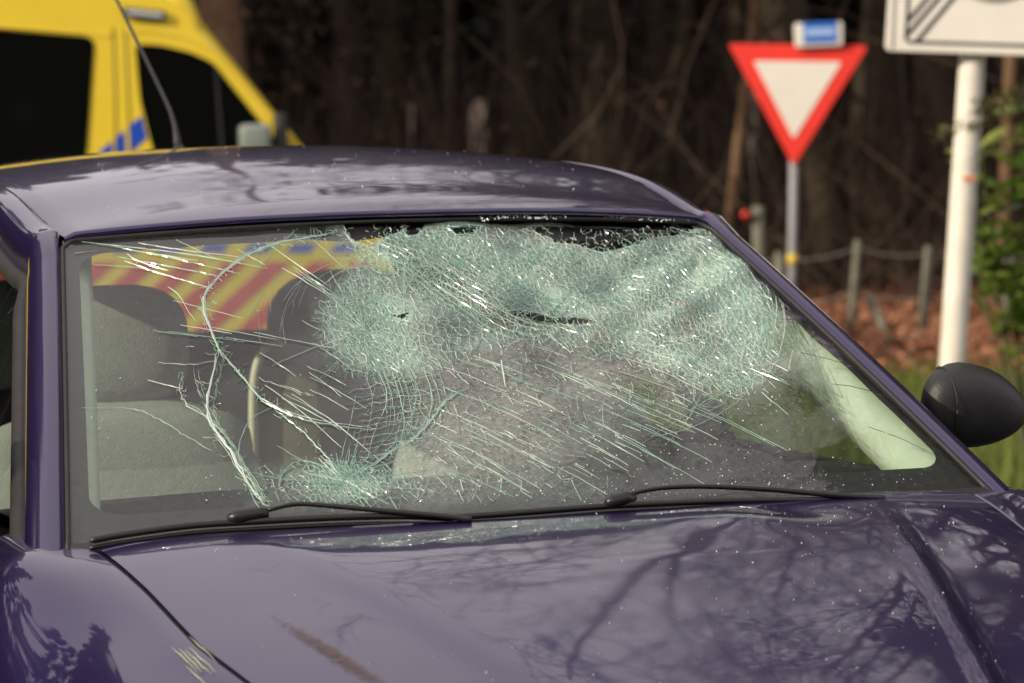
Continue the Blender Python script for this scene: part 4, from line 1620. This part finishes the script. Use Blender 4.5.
strip('outer_line', [(898, -60), (892.5, 47)], 2.2, M['signgrey'])
strip('border_line', roundpoly([(921, -150), (1072, -145), (1070, 49), (905.5, 40)], 6, 5), 3.0, M['signblack'], closed=True)
for (a, b) in (((908, 19), (962, -42)), ((907, 33), (968, -36)), ((916, 40), (976, -29))):
    strip('diagonal_stroke', [a, b], 3.2, M['signblack'], .006)
f = MB(); f.prism([zq(995 + 55 * math.cos(t), -53 + 55 * math.sin(t)) for t in np.linspace(0, 2 * math.pi, 40)[:-1]], -.0095, -.0070, ZR); zpart(f, 'grey_roundel', M['signgrey'], pan, smooth=False)
f = MB(); f.prism([zq(995 + 44 * math.cos(t), -53 + 44 * math.sin(t)) for t in np.linspace(0, 2 * math.pi, 40)[:-1]], -.0125, -.0098, ZR); zpart(f, 'roundel_field', M['signwhite'], pan, smooth=False)
f = MB(); pt = np.array(ZR(*zq(977, 20), .10)); pb = np.array(ZR(*zq(950.5, 370), .10)); dd = (pt - pb) / (pt - pb)[2]
f.tube([pb - dd * pb[2], pb, pt, pt + dd * .6], .0535, 20); zpo = zpart(f, 'post', M['whitepaint'])
f = MB(); q0 = np.array(ZR(*zq(969, 178), .0445)); f.box(q0, (.05, .003, .018), np.array([R0, F0, [0, 0, 1]]).T); zpart(f, 'orange_sticker', mat('sticker', (.75, .25, .10), rough=.6), zpo, smooth=False)
for y in (-10, 36):
    f = MB(); q0 = np.array(ZR(*zq(972, y), .04)); f.box(q0, (.2, .025, .04), np.array([R0, F0, [0, 0, 1]]).T); zpart(f, 'clamp', M['steel'], smooth=False)

# ---------------------------------------------------------------- fence, stake
DF = 20.5
fo = at(890, 300, DF)
fence = thing('wire_fence', 'sagging wire fence on thin weathered posts along the wood edge', 'fence', (fo[0], fo[1], 0))


def fpart(mb, name, m, **k): return keep(mb.build(name, m, fence, **k), fence)


tops = []
for top, low, w_, dp in (((858, 240), (851, 322), .026, DF), ((929, 246), (921, 350), .032, DF), ((1010, 246), (1006, 330), .04, DF), ((780, 252), (778, 330), .04, DF), ((700, 250), (700, 330), .04, DF), ((1090, 250), (1090, 330), .04, DF), ((620, 250), (622, 330), .04, DF)):
    a, b = at(*top, dp), at(*low, dp)
    d_ = (b - a) / (a[2] - b[2])
    f = MB(); f.tube([a, a + d_ * .3, a + d_ * (a[2] + .02)], [w_ * .95, w_, w_ * 1.05], 10)
    fpart(f, 'post', M['postwood']); tops.append((a, d_))
f = MB(); a, b = at(868, 294, DF + .1), at(905, 372, DF + .1); d_ = (b - a) / (a[2] - b[2])
f.tube([a, b, a + d_ * a[2]], .033, 8); fpart(f, 'brace', M['postwood'])
order = sorted(tops, key=lambda t: float(t[0] @ R0))
for hgt in (.05, .36, .62):
    for (a, da), (b, db) in zip(order, order[1:]):
        p, q = a + da * hgt, b + db * hgt
        f = MB(); f.tube([p + (q - p) * t - np.array([0, 0, (.035 if hgt < .1 else .02) * math.sin(math.pi * t)]) for t in np.linspace(0, 1, 10)], .0045, 5); fpart(f, 'wire', M['wire'])
sb = at(758, 206, 21.5)
stk = thing('reflector_stake', 'short brown stake with a round red reflector beside the give way sign', 'stake', (sb[0], sb[1], 0))
f = MB(); f.tube([(sb[0], sb[1], 0), sb], [.05, .042], 10); keep(f.build('stake', M['postwood'], stk), stk)
f = MB(); c = at(746, 215, 21.42); f.tube([c, c + F0 * .03], .034, 16); keep(f.build('reflector', M['reflector'], stk), stk)
f = MB(); f.box((c + sb) / 2 + np.array([0, 0, -.03]), (.13, .02, .02), np.array([R0, F0, [0, 0, 1]]).T); keep(f.build('bracket', M['wire'], stk), stk)

# ---------------------------------------------------------------- shrub at the right
tr = random.Random(5)
shb = at(1040, 240, 12.6)
shrub = thing('laurel_shrub', 'green broad leaved shrub beside the stout white sign post', 'shrub', (shb[0], shb[1], 0))


def shpart(mb, name, m, **k): return keep(mb.build(name, m, shrub, **k), shrub)


stems = []
f = MB()
for k in range(16):
    th = tr.uniform(0, 2 * math.pi) if k < 5 else math.atan2(-R0[1] - .5 * F0[1], -R0[0] - .5 * F0[0]) + tr.gauss(0, .7)
    r1 = tr.uniform(.16, .40)
    h1 = tr.uniform(.85, 1.58)
    P_ = cr([(shb[0] + .05 * math.cos(th), shb[1] + .05 * math.sin(th), 0), (shb[0] + .5 * r1 * math.cos(th), shb[1] + .5 * r1 * math.sin(th), h1 * .55),
             (shb[0] + r1 * math.cos(th + .3), shb[1] + r1 * math.sin(th + .3), h1)], 12)
    f.tube(P_, np.linspace(.012, .003, 12), 5)
    stems.append(P_)
shpart(f, 'stem', M['stem'])
lm = MB()
L_ = []
for i in range(5):
    t = i / 4
    w_ = .5 * math.sin(math.pi * (t * .92 + .04)) ** .8
    L_.append([(t * 1.0, -w_ * .42, .06 * t * t + .05 * w_), (t * 1.0, 0, -.10 * t * (1 - t) + .0), (t * 1.0, w_ * .42, .06 * t * t + .05 * w_)])
lm.grid(L_)
lme = None
for k in range(300):
    P_ = stems[k % len(stems)]
    i = tr.randrange(6, 12)
    p = P_[i]
    th = tr.uniform(0, 2 * math.pi)
    dr = Vector((math.cos(th), math.sin(th), tr.uniform(-.15, .9))).normalized()
    s_ = tr.uniform(.09, .165)
    q = dr.to_track_quat('X', 'Z')
    mw = Matrix.Translation(Vector(p)) @ q.to_matrix().to_4x4() @ Matrix.Rotation(tr.uniform(-.7, .7), 4, 'X') @ Matrix.Scale(s_, 4)
    if lme is None:
        o = lm.build('leaf', M['leaf'], shrub); lme = o.data
    else:
        o = bpy.data.objects.new('leaf', lme); COL.objects.link(o); o.parent = shrub
    o.matrix_parent_inverse = Matrix.Translation(-shrub.location)
    o.matrix_basis = mw
# olive sprig reaching across the post
f, lf = MB(), MB()
for a_, b_ in (((1075, 118), (938, 134)), ((1075, 104), (975, 108)), ((1075, 130), (985, 150)), ((1070, 90), (1002, 96))):
    A_, B_ = at(*a_, 11.8), at(*b_, 11.6)
    P_ = cr([A_, (A_ + B_) / 2 + np.array([0, 0, .03]), B_], 20)
    f.tube(P_, np.linspace(.006, .0015, 20), 5)
    for k in range(190):
        p = P_[tr.randrange(20)]
        d_ = np.array([tr.gauss(0, 1), tr.gauss(0, 1), tr.gauss(-.3, .8)]); d_ /= np.linalg.norm(d_)
        e_ = np.cross(d_, [0, 0, 1]); L = tr.uniform(.03, .085)
        lf.add([p, p + d_ * L * .5 + e_ * .008, p + d_ * L, p + d_ * L * .5 - e_ * .008], [(0, 1, 2, 3)])
shpart(f, 'sprig_twig', M['stem'])
tag(shpart(lf, 'sprig_needles', M['sprig'], smooth=False), kind='stuff')

# ---------------------------------------------------------------- the wood
def bend_path(p, d, L, n, wob, rg, grav=0.0):
    p, d = np.array(p, float), np.array(d, float)
    o = [p.copy()]
    for k in range(n):
        d = d + np.array([rg.gauss(0, wob), rg.gauss(0, wob), rg.gauss(0, wob) + grav])
        d /= np.linalg.norm(d)
        p = p + d * L / n
        o.append(p.copy())
    return np.array(o)


def tree_meshes(seed, h, r, limbs=16, lo=.25, spread=1.0, fine=True, lean=0.0, evergreen=False):
    rg = random.Random(seed)
    t = MB()
    path = bend_path((0, 0, -.1), (lean, 0, 1), h, 14, .035, rg, .03)
    rad = r * (1 - np.linspace(0, 1, 15) ** 1.1 * .88)
    rad[0] *= 1.5; rad[1] *= 1.02
    t.tube(path, rad, 12)
    b, l_ = MB(), MB()
    for k in range(limbs):
        q = lo + (1 - lo) * (k + rg.random()) / limbs
        i = min(13, int(q * 14)); p = path[i] + (path[i + 1] - path[i]) * (q * 14 - i)
        th = k * 2.4 + rg.gauss(0, .4)
        L = h * (.34 if not evergreen else .20) * spread * (1 - .62 * q) * rg.uniform(.7, 1.25)
        bp = bend_path(p, (math.cos(th), math.sin(th), .75 if not evergreen else .05), L, 7, .14, rg, .05 if not evergreen else -.03)
        r0 = max(.012, r * .21 * (1 - .75 * q))
        b.tube(bp, np.linspace(r0, r0 * .25, 8), 5, cap=False)
        for m_ in range(9 if fine else 4):
            j = rg.randrange(2, 8); d = bp[j] - bp[j - 1]; d /= np.linalg.norm(d)
            d2 = d + np.array([rg.gauss(0, .7), rg.gauss(0, .7), rg.gauss(.15, .5)]); d2 /= np.linalg.norm(d2)
            L2 = L * rg.uniform(.2, .5)
            p2 = bend_path(bp[j], d2, L2, 5, .16, rg, .03)
            b.tube(p2, np.linspace(max(.009, r0 * .35), .005, 6), 3, cap=False)
            if fine and not evergreen:
                for z in range(7):
                    jj = rg.randrange(1, 6); d3 = d2 + np.array([rg.gauss(0, .8), rg.gauss(0, .8), rg.gauss(.1, .6)]); d3 /= np.linalg.norm(d3)
                    p3 = bend_path(p2[jj], d3, L2 * rg.uniform(.25, .6), 3, .15, rg, .02)
                    b.tube(p3, [.0065, .005, .004, .003], 3, cap=False)
            if evergreen:
                for z in range(26):
                    c = p2[rg.randrange(0, 6)] + np.array([rg.gauss(0, .16), rg.gauss(0, .16), rg.gauss(-.08, .12)])
                    u_ = np.array([rg.gauss(0, 1), rg.gauss(0, 1), rg.gauss(0, .5)]); u_ /= np.linalg.norm(u_)
                    w_ = np.cross(u_, [rg.gauss(0, 1), rg.gauss(0, 1), rg.gauss(0, 1)]); w_ /= np.linalg.norm(w_) + 1e-9
                    s_ = rg.uniform(.10, .24)
                    l_.add([c - u_ * s_, c + w_ * s_ * .35, c + u_ * s_, c - w_ * s_ * .35], [(0, 1, 2, 3)])
    return t, b, l_


PROTO = {}


def tree(kind, loc, scale, rot, label, group=None, lean=0.0, name=None, bark=None):
    spec = KINDS[kind]
    root = thing(name or ('pine_tree' if spec.get('evergreen') else 'bare_tree'), label, 'tree', tuple(loc), group)
    root.rotation_euler = (0, lean, rot) if False else Matrix.Rotation(rot, 3, 'Z').to_euler()
    root.rotation_euler.x += 0
    root.scale = (scale,) * 3
    if kind not in PROTO:
        kw = {k: v for k, v in spec.items() if k not in ('bark',)}
        t, b, l_ = tree_meshes(**kw)
        o = t.build('trunk', M[spec['bark']], root)
        o2 = b.build('branches', M['twig'], root); o2['kind'] = 'stuff'
        PROTO[kind] = [o, o2]
        if l_.v:
            o3 = l_.build('needles', M['needles'], root, smooth=False); o3['kind'] = 'stuff'
            PROTO[kind].append(o3)
    else:
        for o in PROTO[kind]:
            c = o.copy(); COL.objects.link(c); c.parent = root
    if lean:
        # a lean across the view, about the trunk's foot
        root.rotation_mode = 'QUATERNION'
        from mathutils import Quaternion
        root.rotation_quaternion = Quaternion(Vector(F0), lean) @ Quaternion((0, 0, 1), rot)
    return root


KINDS = {
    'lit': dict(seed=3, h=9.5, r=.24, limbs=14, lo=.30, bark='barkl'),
    'slim': dict(seed=4, h=12, r=.050, limbs=14, lo=.22, bark='barkl', spread=.7),
    'slimdark': dict(seed=5, h=8, r=.060, limbs=14, lo=.22, bark='bark', spread=.7),
    'oakish': dict(seed=6, h=16, r=.22, limbs=20, lo=.22, bark='bark', spread=1.25),
    'oakish2': dict(seed=8, h=17, r=.19, limbs=20, lo=.25, bark='bark', spread=1.2),
    'olive': dict(seed=9, h=10, r=.26, limbs=16, lo=.30, bark='barko'),
    'olive2': dict(seed=12, h=9, r=.11, limbs=16, lo=.25, bark='barko', spread=.8),
    'twiggy': dict(seed=31, h=17, r=.085, limbs=58, lo=.14, bark='bark', spread=1.15),
    'pine': dict(seed=14, h=13, r=.20, limbs=34, lo=.24, bark='bark', evergreen=True),
    'pine2': dict(seed=15, h=11, r=.16, limbs=30, lo=.12, bark='bark', evergreen=True),
}
foot = lambda px, d: place((px - 512) * d / FPX, d, 0)
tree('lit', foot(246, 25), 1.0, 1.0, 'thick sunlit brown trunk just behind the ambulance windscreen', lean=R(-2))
tree('slimdark', foot(440, 27), 1.1, .4, 'thin crooked trunk leaning to the right above the car roof', lean=R(6), bark='bark')
tree('olive2', foot(538, 28), 1.0, .7, 'slim olive brown trunk above the middle of the car roof', lean=R(1))
tree('slimdark', foot(553, 29), .8, 2.2, 'very thin straight trunk close beside the slim olive one', lean=R(2))
tree('olive', foot(611, 30), 1.0, 1.7, 'broad mossy olive trunk left of the give way sign', lean=R(0))
tree('olive2', foot(657, 29), .8, 3.7, 'slender dark trunk between the mossy trunk and the give way sign', lean=R(1))
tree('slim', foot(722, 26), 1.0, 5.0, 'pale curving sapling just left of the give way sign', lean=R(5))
tree('olive2', foot(832, 27), 1.3, .2, 'grey brown trunk right of the give way sign', lean=R(-1))
tree('oakish', foot(880, 29), 1.0, 2.1, 'dark trunk behind the fence left of the white sign post', lean=R(2))
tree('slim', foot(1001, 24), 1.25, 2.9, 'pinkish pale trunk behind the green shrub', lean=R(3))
tree('oakish2', foot(690, 33), .7, 1.2, 'dark brown trunk deeper in the wood beside the sapling', lean=R(-1))
tree('oakish', foot(350, 31), .6, 4.2, 'dim brown trunk right of the sunlit trunk', lean=R(1))
for k, (lat, d, s_, kd) in enumerate(((8.8, 19, 1.5, 'pine'), (11.8, 17, 1.5, 'pine'), (8.0, 23, 1.4, 'pine2'), (14.5, 20, 1.6, 'pine2'), (8.9, 15.5, 1.05, 'twiggy'), (11, 18.5, 1.15, 'twiggy'), (12.5, 13, 1.1, 'twiggy'), (8.6, 20.5, 1.0, 'twiggy'))):
    tree(kd, place(lat, d), s_, k * 2.1 + .5, *(('tall evergreen standing by the road to the right of the car', 'roadside evergreens') if kd.startswith('pine') else ('tall bare tree standing by the road to the right of the car', 'bare roadside trees')))
wr = random.Random(21)
for k in range(26):         # standing deeper in the wood, none different from the next
    px = -150 + 1330 * (k + wr.random()) / 26
    tree(wr.choice(('oakish', 'oakish2', 'olive2', 'olive')) if px > 700 else wr.choice(('olive2', 'olive')), foot(px, wr.uniform(32, 42)), wr.uniform(.8, 1.0), wr.uniform(0, 6), 'dim brown tree trunk deep in the shaded wood', 'trees deep in the wood', lean=R(wr.gauss(0, 2)))
for k, (lat, d, s_, kd) in enumerate(((5.5, 25.5, 1.05, 'oakish'), (8.2, 25, 1.1, 'oakish2'), (11, 27, 1.1, 'oakish'), (13.5, 24, 1.0, 'oakish2'), (7.0, 30, 1.15, 'oakish2'), (16, 28, 1.1, 'oakish'), (4.2, 28, 1.25, 'oakish2'), (6.6, 23.5, 1.25, 'oakish'), (9.6, 22.5, 1.3, 'oakish2'), (12.2, 30, 1.35, 'oakish'), (18.5, 24, 1.2, 'oakish2'), (10, 33, 1.35, 'oakish2'), (3.0, 32, 1.25, 'oakish'))):
    tree(kd, place(lat, d), s_, k * 1.3, 'tall bare tree at the right edge of the wood', 'bare trees beyond the right edge')
for k, (lat, d, s_, kd) in enumerate(((-14.5, 20, 1.5, 'pine'), (-17.5, 22.5, 1.6, 'pine'), (-12, 19.5, 1.15, 'pine2'), (-16, 24, 1.5, 'pine2'), (-11.5, 25.5, 1.1, 'pine'), (-19, 20, 1.35, 'pine'), (-9.5, 28, .9, 'pine2'), (-22, 25, 1.6, 'pine2'),
                                      (-15, 29, 1.0, 'pine'), (-18, 31, 1.1, 'pine'), (-7, 30.5, .85, 'pine'), (-12, 33, 1.0, 'pine2'), (-21, 14, 1.45, 'pine2'), (-27, 21, 1.5, 'pine'))):
    tree(kd, place(lat, d), s_, k * 1.7, 'dark evergreen at the left edge of the wood', 'evergreens beyond the left edge')

# the wood goes on along both sides of the road and behind the viewer; its mirror image darkens the car's flanks
rg_ = np.random.RandomState(9)
Vs, tw = [], MB()
for k in range(150):
    az = R(95 + 255 * k / 150) + rg_.normal(0, .02)
    dist = rg_.uniform(30, 42)
    c = np.array([C0[0], C0[1], 0]) + F0 * math.cos(az) * dist + R0 * math.sin(az) * dist + F0 * 6
    hh_ = rg_.uniform(6.5, 11.0)
    if az > R(330): hh_ *= 1.25
    tw.tube([c, c + np.array([0, 0, hh_ * .9])], [.2, .05], 5, cap=False)
    m_ = 330
    q = rg_.rand(m_) ** .7
    rad = (1.0 - q) * 2.3 + .25
    th = rg_.uniform(0, 2 * math.pi, m_)
    pos = c + np.stack([rad * np.cos(th), rad * np.sin(th), .4 + q * (hh_ - .4)], 1) + rg_.normal(0, .25, (m_, 3))
    u_ = rg_.normal(size=(m_, 3)); u_ /= np.linalg.norm(u_, axis=1)[:, None]
    w_ = np.cross(u_, rg_.normal(size=(m_, 3))); w_ /= np.linalg.norm(w_, axis=1)[:, None]
    s_ = rg_.uniform(.35, .75, m_)[:, None]
    Vs.append(np.stack([pos - u_ * s_, pos + w_ * s_ * .5, pos + u_ * s_, pos - w_ * s_ * .5], 1).reshape(-1, 3))
SURROUND = np.concatenate(Vs)
tag(tw.build('roadside_trunks', M['deepwood'], smooth=False), 'trunks of the evergreen wood along the road', 'wood', kind='stuff')

# the rest of the wood, which reads as one dark mass
dw = MB()
for k in range(760):
    p = place(wr.uniform(-34, 34), 35 + 42 * wr.random() ** .8)
    h = wr.uniform(7, 12); r = wr.uniform(.06, .24)
    dx = wr.gauss(0, .5)
    dw.tube([p, p + R0 * dx * .5 + np.array([0, 0, h * .5]), p + R0 * dx + np.array([0, 0, h])], [r * 1.1, r * .9, r * .5], 6, cap=False)
for k in range(8500):       # brushwood
    p = place(wr.uniform(-12, 12) * 1.2, 24.5 + 18 * wr.random())
    L = wr.uniform(.6, 3.2)
    q = bend_path(p, (wr.gauss(0, .45), wr.gauss(0, .45), 1), L, 4, .2, wr)
    dw.tube(q, np.linspace(wr.uniform(.005, .020), .003, 5), 3, cap=False)
pb_ = MB()       # paler dead limbs and saplings, leaning every way
for k in range(70):
    p = place(wr.uniform(-8, 9), wr.uniform(24.5, 34), wr.choice((0, 0, wr.uniform(0, 2.5))))
    L = wr.uniform(1.2, 4.5)
    q = bend_path(p, (wr.gauss(0, .6), wr.gauss(0, .4), wr.uniform(.3, 1.3)), L, 7, .22, wr)
    r_ = wr.uniform(.007, .016)
    pb_.tube(q, np.linspace(r_, r_ * .3, 8), 5, cap=False)
    for z in range(3):
        j_ = wr.randrange(2, 7)
        pb_.tube(bend_path(q[j_], (wr.gauss(0, .8), wr.gauss(0, .5), wr.gauss(.3, .6)), L * .4, 4, .2, wr), np.linspace(r_ * .5, .003, 5), 4, cap=False)
tag(pb_.build('dead_branches', M['palebrush'], smooth=False), 'paler dead branches and saplings tangled at the edge of the wood', 'branches', kind='stuff')
tag(dw.build('deep_wood', M['deepwood'], smooth=False), 'dark mass of bare trunks and brushwood filling the wood', 'wood', kind='stuff')
cn = MB()
npr = np.random.RandomState(3)
N = 60000
lat = npr.uniform(-36, 36, N); dep = 36 + 44 * npr.rand(N); zz = 2.6 + (6.5 + np.clip((lat + 4) * .6, 0, 6)) * npr.rand(N) ** .9
pos = np.array([C0[0], C0[1], 0]) + lat[:, None] * R0 + dep[:, None] * F0 + zz[:, None] * np.array([0, 0, 1.])
u_ = npr.normal(size=(N, 3)); u_ /= np.linalg.norm(u_, axis=1)[:, None]
w_ = np.cross(u_, npr.normal(size=(N, 3))); w_ /= np.linalg.norm(w_, axis=1)[:, None]
s_ = npr.uniform(.25, .6, N)[:, None]
V = np.stack([pos - u_ * s_, pos + w_ * s_ * .4, pos + u_ * s_, pos - w_ * s_ * .4], 1).reshape(-1, 3)


def quads(name, V, m, par=None):
    n4 = len(V) // 4
    me = bpy.data.meshes.new(name)
    me.vertices.add(len(V)); me.vertices.foreach_set('co', V.astype(np.float32).ravel())
    me.loops.add(len(V)); me.loops.foreach_set('vertex_index', np.arange(len(V), dtype=np.int32))
    me.polygons.add(n4); me.polygons.foreach_set('loop_start', np.arange(0, len(V), 4, dtype=np.int32))
    me.update(calc_edges=True); me.materials.append(m)
    o = bpy.data.objects.new(name, me); COL.objects.link(o)
    return o


tag(quads('roadside_wood', SURROUND, M['needles']), 'evergreen wood along the road outside the view', 'wood', kind='stuff')
tag(quads('evergreen_canopy', V, M['needles']), 'dark evergreen canopy shading the depth of the wood', 'canopy', kind='stuff')

# withered leaves still hanging in the brushwood
N = 22000
lat = npr.uniform(-12, 12, N); dep = 25.5 + 12 * npr.rand(N); zz = 3.4 * npr.rand(N) ** .8
pos = np.array([C0[0], C0[1], 0]) + lat[:, None] * R0 + dep[:, None] * F0 + zz[:, None] * np.array([0, 0, 1.])
keep_ = np.sin(lat * 1.7 + zz * 2.1) + np.sin(dep * 1.3 + lat * .9) + npr.normal(0, .8, N) > .3
pos = pos[keep_]; N = len(pos)
u_ = npr.normal(size=(N, 3)); u_ /= np.linalg.norm(u_, axis=1)[:, None]
w_ = np.cross(u_, npr.normal(size=(N, 3))); w_ /= np.linalg.norm(w_, axis=1)[:, None]
s_ = npr.uniform(.02, .06, N)[:, None]
V = np.stack([pos - u_ * s_, pos + w_ * s_ * .5, pos + u_ * s_, pos - w_ * s_ * .5], 1).reshape(-1, 3)
tag(quads('withered_leaves', V, M['withered']), 'withered brown leaves hanging in the brushwood', 'leaves', kind='stuff')

# russet leaf litter and bracken in front of the trees
N = 46000
lat = npr.uniform(-3, 9.5, N); dep = 16.8 + 12.5 * npr.rand(N); zz = .02 + .20 * npr.rand(N) ** 2.2
pos = np.array([C0[0], C0[1], 0]) + lat[:, None] * R0 + dep[:, None] * F0 + zz[:, None] * np.array([0, 0, 1.])
u_ = npr.normal(size=(N, 3)); u_[:, 2] *= .5; u_ /= np.linalg.norm(u_, axis=1)[:, None]
w_ = np.cross(u_, npr.normal(size=(N, 3)) * .4 + np.array([0, 0, 1])); w_ /= np.linalg.norm(w_, axis=1)[:, None]
s_ = npr.uniform(.02, .06, N)[:, None]
V = np.stack([pos - u_ * s_, pos + w_ * s_ * .5, pos + u_ * s_, pos - w_ * s_ * .5], 1).reshape(-1, 3)
tag(quads('leaf_litter', V, M['litter']), 'russet bracken and fallen leaves below the fence', 'leaf litter', kind='stuff')

# grass of the verge
N = 52000
lat = npr.uniform(-3.5, 6.5, N); dep = 10.6 + 7.2 * npr.rand(N)
base = np.array([C0[0], C0[1], 0]) + lat[:, None] * R0 + dep[:, None] * F0
hgt = npr.uniform(.06, .22, N)[:, None]
th = npr.uniform(0, 2 * math.pi, N)
wd = np.stack([np.cos(th), np.sin(th), 0 * th], 1) * npr.uniform(.003, .007, N)[:, None]
tip = base + np.stack([npr.normal(0, .05, N), npr.normal(0, .05, N), 0 * th], 1) + hgt * np.array([0, 0, 1.])
V = np.stack([base - wd, base + wd, tip + wd * .2, tip - wd * .2], 1).reshape(-1, 3)
tag(quads('verge_grass', V, M['grass']), 'green grass of the verge beyond the far door mirror', 'grass', kind='stuff')
